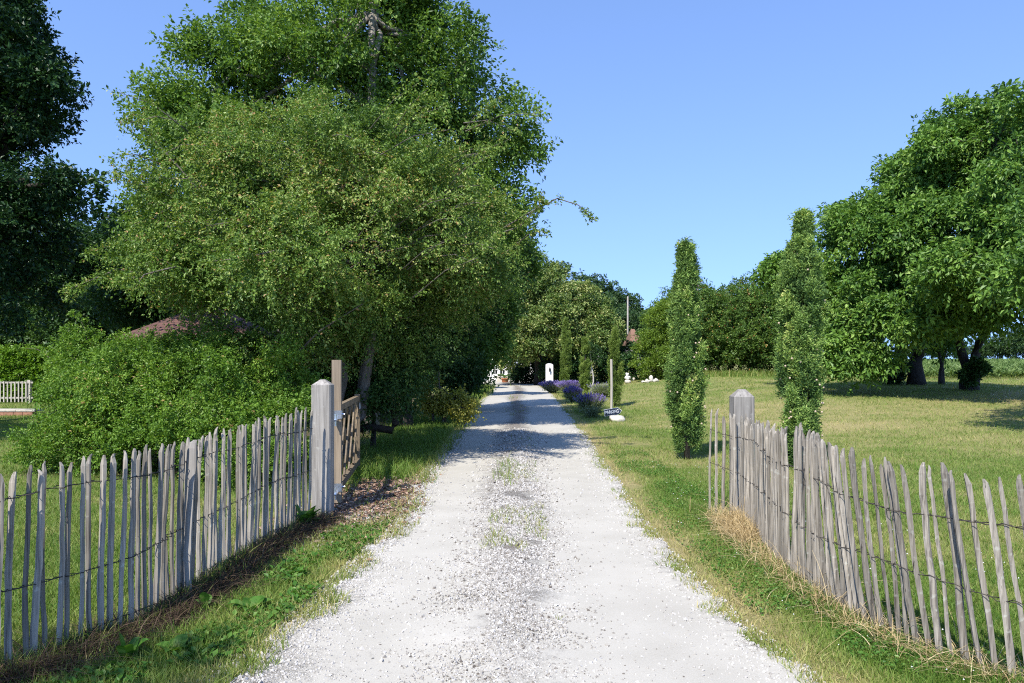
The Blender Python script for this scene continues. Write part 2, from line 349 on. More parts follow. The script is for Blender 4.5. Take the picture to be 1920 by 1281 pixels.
def soilness(x, y):
    a, b_ = fence_gap(x, y)
    sl_ = .9*(1-ss(.06, .34, np.where((y < 7.6), np.abs(x-left_fence_x(y)-.15-.12*noise2(y*1.3, y*0+.5, 31)), 9)))
    sr = .45*(1-ss(.0, .2, b_))
    lit = 1.15*np.exp(-(((x+1.62)/.5)**4+((y-8.7)/1.75)**4))
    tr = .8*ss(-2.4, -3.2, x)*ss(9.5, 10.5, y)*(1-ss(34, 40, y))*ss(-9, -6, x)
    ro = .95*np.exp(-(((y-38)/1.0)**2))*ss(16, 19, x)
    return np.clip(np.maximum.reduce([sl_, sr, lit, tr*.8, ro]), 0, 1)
def axis(breaks):
    out = []
    for a, b_, st in breaks: out.append(np.arange(a, b_, st))
    return np.concatenate(out+[[breaks[-1][1]]])
gx = axis([(-900, -100, 80), (-100, -30, 6), (-30, -8, 1.0), (-8, 8, .14), (8, 20, .6), (20, 60, 3), (60, 120, 8), (120, 900, 80)])
gy = axis([(-200, -20, 20), (-20, 2, 1), (2, 16, .14), (16, 40, .4), (40, 70, 1.2), (70, 200, 6), (200, 1500, 100)])
GX, GY = np.meshgrid(gx, gy); GZ = gz(GX, GY)
idx = np.arange(GX.size).reshape(GX.shape)
gq = np.stack([idx[:-1, :-1], idx[:-1, 1:], idx[1:, 1:], idx[1:, :-1]], -1).reshape(-1, 4)
ground = link("ground", new_mesh("ground", np.stack([GX, GY, GZ], -1).reshape(-1, 3), gq, True,
    {"dry": ('POINT', dryness(GX, GY).ravel()), "soil": ('POINT', soilness(GX, GY).ravel())}), M_ground)
tag(ground, kind="structure")

dy = axis([(-30, 2, .6), (2, 14, .03), (14, 30, .08), (30, 58, .3)])
u = np.concatenate([np.linspace(0, .12, 6), np.linspace(.15, .85, 26), np.linspace(.88, 1, 6)])
l, r = drive_edges(dy); l = l+edge_noise(dy, 1); r = r+edge_noise(dy, 2)
DX = l[:, None]+(r-l)[:, None]*u[None]; DY = np.repeat(dy[:, None], len(u), 1)
crown_ = .035*np.exp(-((u-.46)/.13)**2)
DZ = gz(DX, DY)+.012+crown_[None]*ss(2, 5, DY)-.010*((np.abs(u-.5) > .48)[None])
ctr = .46+.03*np.sin(DY*.35)
U2 = np.repeat(u[None], len(dy), 0)
cw = .115+.03*np.sin(DY*.8+1)
strip = np.exp(-((U2-ctr)/cw)**2)*(.40+.60*ss(3.8, 6.2, DY))
loose = np.clip(.95*strip+.5*(1-ss(0, .16, U2))*(.4+fbm(DX*2, DY*1.2, 21, 3))+.42*ss(.86, 1, U2)*(fbm(DX*2, DY*1.5, 23, 3)+.2)
                +.12*(fbm(DX*.9, DY*.5, 25, 3)-.35)+.3*(1-ss(3.5, 4.6, DY))*(1-ss(.05, .5, U2)), 0, 1)
dirt = np.clip(strip*(.75*fbm(DX*1.4, DY*.5, 31, 4)+.12*ss(11, 16, DY)+.22)+.45*ss(.9, 1, U2)*fbm(DX*2, DY, 37, 3)+.55*(1-ss(0, .12, U2))*ss(7.5, 9, DY)*(1-ss(20, 30, DY)), 0, 1)
idx = np.arange(DX.size).reshape(DX.shape)
dq = np.stack([idx[:-1, :-1], idx[:-1, 1:], idx[1:, 1:], idx[1:, :-1]], -1).reshape(-1, 4)
drive = link("driveway", new_mesh("driveway", np.stack([DX, DY, DZ], -1).reshape(-1, 3), dq, True,
    {"loose": ('POINT', loose.ravel()), "dirt": ('POINT', dirt.ravel())}), M_drive)
tag(drive, kind="structure")
def dz(x, y):
    l, r = drive_edges(y); uu = (x-l)/(r-l)
    return gz(x, y)+.012+.035*np.exp(-((uu-.46)/.13)**2)*ss(2, 5, y)

# ------------------------------------------------------------------ foliage
def quads_from_leaves(p, d, n, ln, asp, fold=.25):
    side = unit(np.cross(d, n)); n = np.cross(side, d)
    ln = ln[:, None]
    mid = p+d*ln*.45
    V = np.stack([p, mid+side*ln*asp*.5+n*ln*asp*fold, p+d*ln-n*ln*.08, mid-side*ln*asp*.5+n*ln*asp*fold], 1)
    return V.reshape(-1, 3), np.arange(len(p)*4).reshape(-1, 4)
def sprays(C, A, L, Wd, n, leaf, rg, asp=.6, droop=.15, tint0=None, tvar=.18, upn=.9):
    """n leaves along each of len(C) twigs"""
    m = len(C); t = rg.random((m, n))**.85
    A = unit(A); ref = unit(rg.normal(size=(m, 3))); pa = unit(np.cross(A, ref)); pb = np.cross(A, pa)
    th = rg.random((m, n))*2*math.pi
    perp = np.cos(th)[..., None]*pa[:, None]+np.sin(th)[..., None]*pb[:, None]*.7
    pos = C[:, None]+A[:, None]*(L[:, None]*t)[..., None]+perp*(Wd*rg.random((m, n))*(1.05-.6*t))[..., None]
    pos[..., 2] -= droop*L[:, None]*t*t
    d = unit(A[:, None]*.6+perp*.9+rg.normal(size=(m, n, 3))*.4-np.array([0, 0, droop]))
    nn = unit(np.array([0, 0, upn])+rg.normal(size=(m, n, 3))*.65+A[:, None]*.3)
    ln = leaf*rg.uniform(.5, 1.4, (m, n))
    if tint0 is None: tint0 = np.full(m, .5)
    ti = np.clip(tint0[:, None]+rg.normal(size=(m, n))*tvar, 0, 1)
    V, Q = quads_from_leaves(pos.reshape(-1, 3), d.reshape(-1, 3), nn.reshape(-1, 3), ln.ravel(), asp)
    return V, Q, ti.ravel()
def puffs_of(lobes, pr, rg, cover=1.5, inset=0):
    out = []
    for c, r in lobes:
        c = np.asarray(c, float); r = np.asarray(r, float); r = np.maximum(r-inset, r*.42)
        a = (r[0]*r[1]+r[0]*r[2]+r[1]*r[2])/3*4*math.pi
        k = max(5, int(cover*a/(math.pi*pr*pr)))
        D = unit(rg.normal(size=(k, 3))); rad = np.clip(rg.normal(.86, .19, k), .3, 1.18)
        pc = c+D*r*rad[:, None]
        sz = pr*rg.uniform(.42, 1.4, k)
        out.append((pc, D, sz, np.repeat(c[None], k, 0)))
    return [np.concatenate(x) for x in zip(*out)]
def crown(lobes, total, leaf, pr, Ls, Ws, n, rg, asp=.6, up=.35, droop=.15, tvar=.16, cover=1.5, zmin=None, tbase=.45, fill=.12, flat=.75, ins=1.0):
    pc, D, sz, lc = puffs_of(lobes, pr, rg, cover, ins*(.55*pr+.35*Ls))
    if zmin is not None:
        k = pc[:, 2] > zmin; pc, D, sz, lc = pc[k], D[k], sz[k], lc[k]
    w = sz**2; m = np.maximum(2, (total/n*w/w.sum()).astype(int))
    I = np.repeat(np.arange(len(pc)), m); k = len(I)
    dr = unit(rg.normal(size=(k, 3))+D[I]*.7+np.array([0, 0, .25]))
    st = pc[I]+dr*(sz[I]*rg.uniform(.05, .85, k)**.7)[:, None]*np.array([1, 1, flat])
    ax = dr*.8+D[I]*.5+np.array([0, 0, up])+rg.normal(size=(k, 3))*.3
    inside = rg.random(k) < fill
    st[inside] = lc[I[inside]]+(pc[I[inside]]-lc[I[inside]])*rg.random(inside.sum())[:, None]
    t0 = np.clip(tbase+(rg.normal(size=len(pc))*.10)[I]+rg.normal(size=k)*.06, 0, 1)
    V, Q, T = sprays(st, ax, Ls*rg.uniform(.6, 1.4, k), Ws, n, leaf, rg, asp, droop, t0, tvar)
    return V, Q, T, pc, lc
def bez(a, b_, sag, k, rg, jit=.06):
    a = np.asarray(a, float); b_ = np.asarray(b_, float); t = np.linspace(0, 1, k)[:, None]
    L = np.linalg.norm(b_-a); p = a+(b_-a)*t; p[:, 2:3] += sag*L*t*(1-t)*4*.25
    j = rg.normal(size=(k, 3))*jit*L*np.sin(t*math.pi); return p+j
def tree(name, label, cat, base, lobes, leafmat, barkmat, total, leaf, pr, Ls, Ws, n, seed, trunks=None, trunk_r=.12, group=None,
         branches=120, extra=None, zmin=None, asp=.6, up=.35, droop=.15, tvar=.20, tbase=.45, cover=1.5, fill=.12, br=.012, flat=.75, ins=1.0):
    rg = np.random.default_rng(seed); base = np.asarray(base, float)
    V, Q, T, pc, lc = crown(lobes, total, leaf, pr, Ls, Ws, n, rg, asp, up, droop, tvar, cover, zmin, tbase, fill, flat, ins)
    mb = MB()
    if trunks is None: trunks = [[base, base*[1, 1, 0]+[0, 0, np.mean([l_[0][2] for l_ in lobes])]]]
    ends = []
    for tr in trunks:
        tr = np.asarray(tr, float); k = 10; q = np.linspace(0, len(tr)-1, k)
        p = np.stack([np.interp(q, np.arange(len(tr)), tr[:, i]) for i in range(3)], 1)
        p[1:-1] += rg.normal(size=(k-2, 3))*trunk_r*.25
        p[0, 2] -= .1
        rad = trunk_r*np.linspace(1, .45, k); rad[0] *= 1.35; rad[1] *= 1.1
        mb.tube(p, rad, 9); ends.append(p)
    for c, r_ in lobes:
        E = ends[rg.integers(len(ends))]; s_ = E[rg.integers(5, 9)]
        mb.tube(bez(s_, c, .15, 7, rg, .05), np.linspace(trunk_r*.45, trunk_r*.16, 7), 6)
    if branches:
        I = rg.permutation(len(pc))[:branches]
        for i in I:
            a = lc[i]+(pc[i]-lc[i])*rg.uniform(-.1, .3)
            e = pc[i]+(pc[i]-lc[i])*rg.uniform(0, .15)
            mb.tube(bez(a, e, rg.uniform(-.2, .4), 6, rg, .06), np.linspace(br, br*.35, 6), 4, False)
    if extra:
        for pts, rr, cnt, sl_ in extra:
            pts = np.asarray(pts, float); mb.tube(pts, np.linspace(rr, rr*.3, len(pts)), 4, False)
            q = rg.random(cnt)**.7*(len(pts)-1); st = np.stack([np.interp(q, np.arange(len(pts)), pts[:, i]) for i in range(3)], 1)
            dr = unit(np.stack([np.interp(q, np.arange(len(pts)), np.gradient(pts, axis=0)[:, i]) for i in range(3)], 1))
            v, qd, tt = sprays(st, dr+rg.normal(size=(cnt, 3))*.7, sl_*rg.uniform(.5, 1.2, cnt), Ws*.7, max(6, n//2), leaf, rg, asp, droop, np.full(cnt, tbase+.05), tvar)
            Q = np.vstack([Q, qd+len(V)]); V = np.vstack([V, v]); T = np.concatenate([T, tt])
    root = empty(name, base, label, cat, group)
    link("crown", new_mesh("crown", V-base, Q, False, {"tint": ('FACE', T)}), leafmat, root)
    mb.build("trunk", barkmat, root, True, off=base)
    return root
def LB(px, py, d, rx, ry, rd=None):
    """a crown lobe measured on the photograph at depth d"""
    a, c = rx/F*d, ry/F*d
    return (P(px, py, d), np.array([a, rd if rd else (a+c)/2, c]))
def at(px, d, dzv=0.0):
    x = X(px, d); return np.array([x, d, float(gz(x, d))+dzv])

# hawthorn beside the gate: fine leaves on long arching twigs
hb = at(625, 11.6)
hl = [LB(560, 340, 11.6, 160, 130, 1.7), LB(410, 420, 11.2, 150, 120, 1.6), LB(750, 400, 11.6, 160, 130, 1.7), LB(570, 500, 10.9, 220, 120, 1.8),
      LB(840, 500, 12, 130, 105, 1.5), LB(340, 500, 11, 85, 80, 1.2), LB(690, 300, 12, 140, 100, 1.4), LB(740, 600, 11.8, 130, 90, 1.2),
      LB(470, 280, 11.8, 120, 90, 1.3), LB(590, 235, 12, 110, 70, 1.1), LB(870, 400, 12.4, 80, 75, .9), LB(610, 600, 11.2, 130, 80, 1.1),
      LB(400, 515, 11, 110, 60, 1.1), LB(520, 620, 11, 120, 70, 1.1), LB(640, 670, 11.5, 90, 60, .9), LB(900, 470, 12.4, 80, 80, 1.0)]
ex = []
rge = np.random.default_rng(77)
for pts, rr, cnt, sl_ in [
    ([(420, 420, 11.4), (350, 330, 11.3), (300, 275, 11.2), (268, 240, 11.2), (235, 222, 11.2)], .02, 60, .22),
    ([(400, 430, 11.2), (320, 370, 11.1), (265, 340, 11), (220, 326, 11)], .018, 50, .22),
    ([(860, 470, 12.2), (940, 430, 12.3), (1000, 395, 12.4), (1045, 372, 12.4), (1085, 385, 12.4), (1118, 416, 12.4)], .018, 46, .13),
    ([(930, 440, 12.3), (975, 425, 12.3), (1010, 385, 12.3), (1015, 370, 12.3)], .014, 30, .16),
    ([(860, 520, 12.2), (940, 480, 12.3), (990, 440, 12.4), (1020, 432, 12.4)], .016, 45, .2),
    ([(300, 520, 10.8), (220, 505, 10.7), (160, 530, 10.6), (125, 545, 10.6)], .016, 45, .2),
    ([(330, 460, 10.8), (240, 450, 10.7), (180, 470, 10.7)], .016, 40, .2),
    ([(700, 330, 11), (560, 380, 10.4), (430, 500, 10)], .02, 40, .25),
    ([(330, 500, 9.9), (270, 515, 9.7), (250, 545, 9.7)], .012, 12, .2),
    ([(520, 470, 9.8), (450, 485, 9.5), (400, 490, 9.4)], .014, 8, .2),
    ([(560, 660, 10.4), (600, 620, 10.2), (680, 570, 10.2)], .02, 20, .25)]:
    ex.append(([P(*q) for q in pts], rr, cnt, sl_))
for k in range(70):
    px0, py0 = rge.uniform(300, 880), rge.uniform(220, 560); d0 = rge.uniform(9.9, 10.8)
    ang = rge.uniform(-.9, .9)+(math.pi if px0 < 580 else 0); Lp = rge.uniform(60, 150)
    ex.append(([P(px0, py0, d0+.5), P(px0+.5*Lp*math.cos(ang), py0-.25*Lp+.3*Lp*math.sin(ang), d0), P(px0+Lp*math.cos(ang), py0-.3*Lp+.6*Lp*math.sin(ang), d0-.1)], .011, 16, .25))
haw = tree("hawthorn_tree", "broad olive green hawthorn with tiny leaves and arching twigs beside the open gate", "tree", hb, hl, M_haw, M_bark2, 340000, .042, .46, .42, .07, 30, 11,
     trunks=[[hb, hb+[.05, .1, .8], P(640, 600, 11.6), P(600, 430, 11.5)], [hb+[.15, .1, 0], hb+[.35, .2, .7], P(700, 560, 11.8), P(760, 430, 11.8)]],
     trunk_r=.13, branches=420, extra=ex, up=.1, droop=.3, tvar=.22, tbase=.5, br=.011, fill=.12, cover=1.15, flat=.55)
# taller tree right behind it
tb = at(697, 16.2)
tl = [LB(640, 110, 16, 200, 180, 2.4), LB(420, 220, 15.8, 110, 150, 1.9), LB(850, 170, 16, 115, 100, 1.8), LB(915, 235, 16, 85, 75, 1.3), LB(700, -130, 16, 170, 160, 2.2),
      LB(600, 330, 16.4, 260, 180, 2.3), LB(860, 390, 16.5, 120, 120, 1.8), LB(330, 320, 16, 65, 90, 1.3), LB(510, 50, 16, 100, 70, 1.5), LB(780, 20, 16, 80, 90, 1.4),
      LB(930, 450, 17, 70, 80, 1.3), LB(800, 300, 16, 130, 120, 2.0), LB(300, 400, 16, 70, 90, 1.3), LB(310, 480, 16, 80, 80, 1.4), LB(430, 520, 16.5, 90, 60, 1.4), LB(960, 290, 16, 30, 30, .5), LB(395, 110, 15.8, 40, 40, .6), LB(320, 215, 15.6, 30, 24, .5)]
tree("tall_ash_tree", "tallest bright green tree rising out of frame behind the hawthorn", "tree", tb, tl, M_tall, M_ash, 240000, .085, .6, .42, .16, 16, 12,
     trunks=[[tb, P(690, 560, 16.3), P(693, 330, 15.4), P(697, 150, 15.0), P(700, -60, 15.6)]], trunk_r=.14, branches=200, tbase=.5, up=.35, br=.02)
# dark oak on the left edge
ob = at(-90, 18.5)
ol = [LB(10, 80, 18, 75, 110, 1.9), LB(30, 210, 18, 75, 85, 1.6), LB(55, 340, 17.6, 70, 65, 1.4), LB(15, 450, 17.6, 85, 90, 1.6), LB(-140, 170, 18.5, 170, 260, 3.0),
      LB(-60, -90, 18.5, 120, 120, 2), LB(95, 345, 17.4, 40, 22, .6), LB(40, 560, 18, 90, 50, 1.3), LB(60, 430, 18, 45, 55, .8), LB(85, 150, 17.8, 32, 24, .6), LB(-20, 20, 17.6, 60, 60, 1)]
tree("oak_tree", "dark lobed oak towering at the edge of the left lawn", "tree", ob, ol, M_oak, M_barkd, 110000, .11, .5, .35, .16, 14, 13,
     trunk_r=.3, branches=90, tbase=.4, up=.2)
# trees and shrubs behind the left lawn
def simple_tree(name, label, px, d, lobes, lm, total, leaf, pr, seed, bm=M_barkd, tr=.12, group=None, cat="tree", **kw):
    b0 = at(px, d)
    return tree(name, label, cat, b0, lobes, lm, bm, total, leaf, pr, kw.pop("Ls", pr*.8), kw.pop("Ws", leaf*1.6), kw.pop("n", 14), seed, trunk_r=tr, group=group, zmin=kw.pop("zmin", float(b0[2])+.05), **kw)
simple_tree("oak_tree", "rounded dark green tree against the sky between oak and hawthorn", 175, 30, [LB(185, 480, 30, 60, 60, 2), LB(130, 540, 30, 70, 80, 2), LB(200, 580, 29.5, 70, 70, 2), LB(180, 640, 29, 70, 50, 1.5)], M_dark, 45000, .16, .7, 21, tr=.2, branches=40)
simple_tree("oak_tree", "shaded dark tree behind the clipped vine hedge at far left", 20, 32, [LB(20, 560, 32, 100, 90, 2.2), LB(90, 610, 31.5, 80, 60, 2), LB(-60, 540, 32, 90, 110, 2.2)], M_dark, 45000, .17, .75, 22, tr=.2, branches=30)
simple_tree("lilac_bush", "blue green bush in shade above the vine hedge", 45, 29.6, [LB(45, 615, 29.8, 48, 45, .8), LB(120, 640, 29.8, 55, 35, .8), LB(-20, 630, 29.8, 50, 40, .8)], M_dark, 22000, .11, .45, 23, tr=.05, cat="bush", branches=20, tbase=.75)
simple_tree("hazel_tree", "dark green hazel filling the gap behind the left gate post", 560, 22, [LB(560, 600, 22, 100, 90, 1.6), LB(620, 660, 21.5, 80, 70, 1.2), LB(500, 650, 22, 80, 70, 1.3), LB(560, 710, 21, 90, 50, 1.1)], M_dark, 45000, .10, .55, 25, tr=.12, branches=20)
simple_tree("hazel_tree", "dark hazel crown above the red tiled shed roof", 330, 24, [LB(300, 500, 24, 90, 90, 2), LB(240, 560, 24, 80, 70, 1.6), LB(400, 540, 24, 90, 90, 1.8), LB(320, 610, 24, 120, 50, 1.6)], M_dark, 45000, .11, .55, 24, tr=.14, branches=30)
# big bush behind the left fence
bb = at(300, 11.2)
bl = [LB(150, 770, 11.2, 85, 80, .9), LB(270, 720, 11.3, 120, 85, 1.1), LB(390, 740, 10.8, 130, 90, 1.0), LB(300, 800, 10.6, 160, 70, 1.0), LB(480, 750, 10.6, 100, 90, .9), LB(180, 690, 12, 75, 50, .8),
      LB(430, 670, 11.6, 120, 50, .9), LB(540, 700, 10.6, 60, 75, .7), LB(460, 830, 10, 120, 55, .6), LB(110, 820, 11, 55, 40, .6), LB(545, 800, 9.9, 45, 70, .5), LB(215, 655, 12.2, 60, 30, .6), LB(330, 668, 12, 80, 30, .7), LB(140, 655, 12.2, 34, 24, .4), LB(180, 830, 10.9, 110, 60, .8), LB(330, 835, 10.3, 130, 60, .8), LB(470, 850, 9.7, 110, 60, .7)]
exb = [([P(165, 655, 12), P(160, 620, 12), P(150, 598, 12), P(138, 588, 12)], .008, 22, .12), ([P(120, 690, 12), P(70, 655, 12.2), P(35, 652, 12.2)], .008, 18, .12)]
tree("viburnum_bush", "wide fresh green bush with small leaves behind the left picket fence", "bush", bb, bl, M_shrub, M_bark, 235000, .040, .28, .26, .07, 22, 14,
     trunks=[[bb+[k, rge.uniform(-.3, .3), 0], bb+[k*1.3, 0, .9]] for k in (-1.2, -.6, 0, .6, 1.2)], trunk_r=.04, branches=140, extra=exb, up=.4, droop=.15, tbase=.5, zmin=.12, tvar=.17, br=.007, fill=.1)
# understorey along the left side of the drive
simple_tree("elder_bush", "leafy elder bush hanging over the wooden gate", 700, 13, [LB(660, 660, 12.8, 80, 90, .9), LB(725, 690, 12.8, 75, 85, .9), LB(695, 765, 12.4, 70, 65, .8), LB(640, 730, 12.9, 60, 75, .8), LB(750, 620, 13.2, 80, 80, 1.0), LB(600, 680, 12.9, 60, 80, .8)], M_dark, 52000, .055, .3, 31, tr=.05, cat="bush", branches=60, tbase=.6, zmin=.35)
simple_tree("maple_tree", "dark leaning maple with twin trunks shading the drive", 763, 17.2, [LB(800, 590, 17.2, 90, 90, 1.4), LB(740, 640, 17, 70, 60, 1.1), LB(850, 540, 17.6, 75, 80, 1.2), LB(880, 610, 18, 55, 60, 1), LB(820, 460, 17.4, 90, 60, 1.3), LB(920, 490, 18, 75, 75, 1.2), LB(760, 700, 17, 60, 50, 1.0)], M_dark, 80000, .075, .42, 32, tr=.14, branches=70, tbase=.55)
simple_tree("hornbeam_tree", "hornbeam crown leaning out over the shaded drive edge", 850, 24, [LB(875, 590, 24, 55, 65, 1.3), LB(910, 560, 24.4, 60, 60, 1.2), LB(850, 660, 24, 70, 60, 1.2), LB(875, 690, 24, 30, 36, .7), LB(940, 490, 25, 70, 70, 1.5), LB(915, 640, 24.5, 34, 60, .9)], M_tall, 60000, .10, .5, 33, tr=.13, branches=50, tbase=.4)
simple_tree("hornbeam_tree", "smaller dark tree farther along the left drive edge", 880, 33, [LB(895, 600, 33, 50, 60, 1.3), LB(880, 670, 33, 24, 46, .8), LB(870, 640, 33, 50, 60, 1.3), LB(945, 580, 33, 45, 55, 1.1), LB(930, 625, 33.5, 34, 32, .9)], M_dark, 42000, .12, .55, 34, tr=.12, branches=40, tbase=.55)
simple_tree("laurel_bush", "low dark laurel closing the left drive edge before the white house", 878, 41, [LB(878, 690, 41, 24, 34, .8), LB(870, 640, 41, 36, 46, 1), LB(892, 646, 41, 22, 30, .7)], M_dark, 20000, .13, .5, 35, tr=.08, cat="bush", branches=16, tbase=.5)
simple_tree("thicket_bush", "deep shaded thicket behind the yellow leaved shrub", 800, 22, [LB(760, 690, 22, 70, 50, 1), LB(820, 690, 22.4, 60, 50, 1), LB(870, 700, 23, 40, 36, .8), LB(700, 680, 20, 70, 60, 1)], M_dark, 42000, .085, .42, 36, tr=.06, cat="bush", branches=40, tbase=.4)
yb = at(828, 18)
tree("yellow_shrub", "pale yellow leaved shrub with a bare upright twig by the drive", "shrub", yb, [LB(815, 745, 18, 32, 26, .45), LB(850, 745, 17.9, 26, 22, .4), LB(870, 765, 17.8, 30, 14, .3), LB(800, 760, 18, 26, 14, .3), LB(800, 715, 18.1, 16, 16, .3)], M_yell, M_bark2, 6500, .07, .2, .2, .1, 8, 37,
     trunks=[[yb, yb+[.05, 0, .3]], [yb+[.1, .1, 0], P(822, 715, 18), P(823, 692, 18)], [yb+[-.2, 0, 0], P(806, 710, 18), P(796, 690, 18)]], trunk_r=.03, branches=20, zmin=.03, tbase=.55)
# twisted dark stem behind the gate end
mb = MB(); rg = np.random.default_rng(5)
mb.tube(np.array([P(640, 815, 12.4), P(690, 800, 12.4), P(735, 807, 12.4), P(742, 795, 12.4), P(738, 765, 12.4), P(728, 752, 12.5), P(705, 750, 12.6), P(690, 735, 12.7)]), [.06, .06, .065, .065, .06, .055, .05, .04], 8)
sb = at(640, 12.4)
mb.tube(np.array([sb-[0, 0, .1], sb+[0, 0, .2], P(640, 815, 12.4), P(660, 812, 12.4)]), .06, 8)
o = mb.build("bent_trunk", M_barkd, None, True); tag(o, "dark twisted bare stem curling low behind the gate end", "tree stem")
# vine hedge, slat fence, edging at the far left
rg = np.random.default_rng(41)
def hedge(name, label, x0, x1, y0, y1, h, total, leaf, lm, seed):
    rg = np.random.default_rng(seed); k = total//12
    f = rg.random(k)
    px_ = rg.uniform(x0, x1, k); py_ = rg.uniform(y0, y1, k); pz_ = rg.uniform(.15, h, k)
    a = f < .45; py_[a] = y0+np.abs(rg.normal(size=a.sum()))*.12; c = (f > .45) & (f < .8); pz_[c] = h-np.abs(rg.normal(size=c.sum()))*.12
    pz_ = pz_*(.93+.10*noise2(px_*1.2, py_*0, seed))
    C = np.stack([px_, py_, pz_], 1); A = rg.normal(size=(k, 3))+np.array([0, -.4, .5])
    V, Q, T = sprays(C, A, .2*rg.uniform(.5, 1.5, k), .1, 12, leaf, rg, .85, .1, np.full(k, .5))
    b0 = np.array([(x0+x1)/2, (y0+y1)/2, 0.])
    root = empty(name, b0, label, "hedge"); link("foliage", new_mesh("foliage", V-b0, Q, False, {"tint": ('FACE', T)}), lm, root)
    mb = MB()
    for xx in np.arange(x0+.3, x1, .8):
        mb.tube(np.array([[xx, b0[1], -.05], [xx+rg.normal()*.1, b0[1], h*.5], [xx+rg.normal()*.2, b0[1], h*.85]]), [.04, .03, .015], 6)
    mb.build("stems", M_bark, root, True, off=b0)
    return root
hedge("vine_hedge", "bright yellow green vine hedge above the grey slat fence", X(-120, 28.3), X(150, 28.3), 28.1, 29.2, 2.0, 30000, .10, M_vine, 42)
fb = at(0, 27.4); fr = empty("slat_fence", fb, "low grey upright slat fence in front of the vine hedge", "fence")
mb = MB()
for xx in np.arange(X(-130, 27.4), X(62, 27.4), .135): mb.box((xx-.022, 27.37, .05), (xx+.022, 27.39, .80+.02*math.sin(xx*9)))
mb.build("slat_panel", M_slat, fr, off=fb)
mb = MB(); mb.box((X(-130, 27.4), 27.395, .74), (X(62, 27.4), 27.43, .80)); mb.box((X(-130, 27.4), 27.395, .18), (X(62, 27.4), 27.43, .24)); mb.build("rail", M_slat, fr, off=fb)
for pxx in (-100, 52):
    mb = MB(); mb.box((X(pxx, 27.4)-.06, 27.435, -.1), (X(pxx, 27.4)+.06, 27.55, .86)); mb.build("post", M_slat, fr, off=fb)
eb = at(-10, 21.6); er = empty("flower_bed_edging", eb, "low reddish brick bed edging with pale stone cap on left lawn", "bed edging")
mb = MB(); xx = X(-110, 21.6)
k = 0
while xx < X(62, 21.6):
    w = .27+.04*math.sin(k*3.1); mb.box((xx, 21.5, -.03), (xx+w-.012, 21.72, .11+.006*math.sin(k*5))); xx += w; k += 1
mb.build("brick_course", M_brick, er, off=eb)
mb = MB(); xx = X(-110, 21.6); k = 0
while xx < X(60, 21.6):
    w = .55+.08*math.sin(k*2.3); mb.box((xx, 21.48, .118), (xx+w-.014, 21.95, .165+.004*math.sin(k*7))); xx += w; k += 1
mb.build("stone_cap", M_stone, er, off=eb)

# red tiled shed behind the bush
def uv_roof(me):
    uvl = me.uv_layers.new(name="UVMap")
    for p in me.polygons:
        n = Vector(p.normal); uax = Vector((0, 0, 1)).cross(n)
        if uax.length < 1e-4: uax = Vector((1, 0, 0))
        uax.normalize(); vax = n.cross(uax)
        for li in p.loop_indices:
            co = me.vertices[me.loops[li].vertex_index].co; uvl.data[li].uv = (co.dot(uax), co.dot(vax))
def hip_roof(name, x0, x1, y0, y1, ze, zr, m, parent, off, ridge=.0):
    mx, my = (x0+x1)/2, (y0+y1)/2
    V = np.array([[x0, y0, ze], [x1, y0, ze], [x1, y1, ze], [x0, y1, ze], [mx-ridge, my, zr], [mx+ridge, my, zr]], float)
    V2 = V.copy(); V2[:, 2] -= .09; V2[:4, 2] = ze-.09
    mb = MB()
    if ridge > 0: mb.add(np.vstack([V, V2]), [[0, 1, 5, 4], [2, 3, 4, 5], [6, 10, 11, 7], [8, 11, 10, 9], [0, 6, 7, 1], [1, 7, 8, 2], [2, 8, 9, 3], [3, 9, 6, 0]], [[1, 2, 5], [3, 0, 4], [7, 11, 8], [9, 10, 6]])
    else: mb.add(np.vstack([V[:5], V2[:5]]), [[0, 5, 6, 1], [1, 6, 7, 2], [2, 7, 8, 3], [3, 8, 5, 0]], [[0, 1, 4], [1, 2, 4], [2, 3, 4], [3, 0, 4], [5, 9, 6], [6, 9, 7], [7, 9, 8], [8, 9, 5]])
    o = mb.build(name, m, parent, off=off); uv_roof(o.data); return o
sx0, sx1, sy0, sy1 = X(225, 16.2), X(470, 16.2), 16.0, 19.0
shb = np.array([(sx0+sx1)/2, 17.5, 0]); sh = empty("garden_shed", shb, "small shed under a dark red tiled hip roof rising above the bush", "shed")
mb = MB()
for a, b2 in (((sx0+.3, sy0+.3, -.1), (sx1-.3, sy0+.5, 2.0)), ((sx0+.3, sy1-.5, -.1), (sx1-.3, sy1-.3, 2.0)), ((sx0+.3, sy0+.5, -.1), (sx0+.5, sy1-.5, 2.0)), ((sx1-.5, sy0+.5, -.1), (sx1-.3, sy1-.5, 2.0))): mb.box(a, b2)
mb.build("wall", M_white, sh, off=shb)
hip_roof("roof", sx0, sx1, sy0, sy1, Z(632, 16.1), Z(572, 17.5), M_roof, sh, shb, .12)

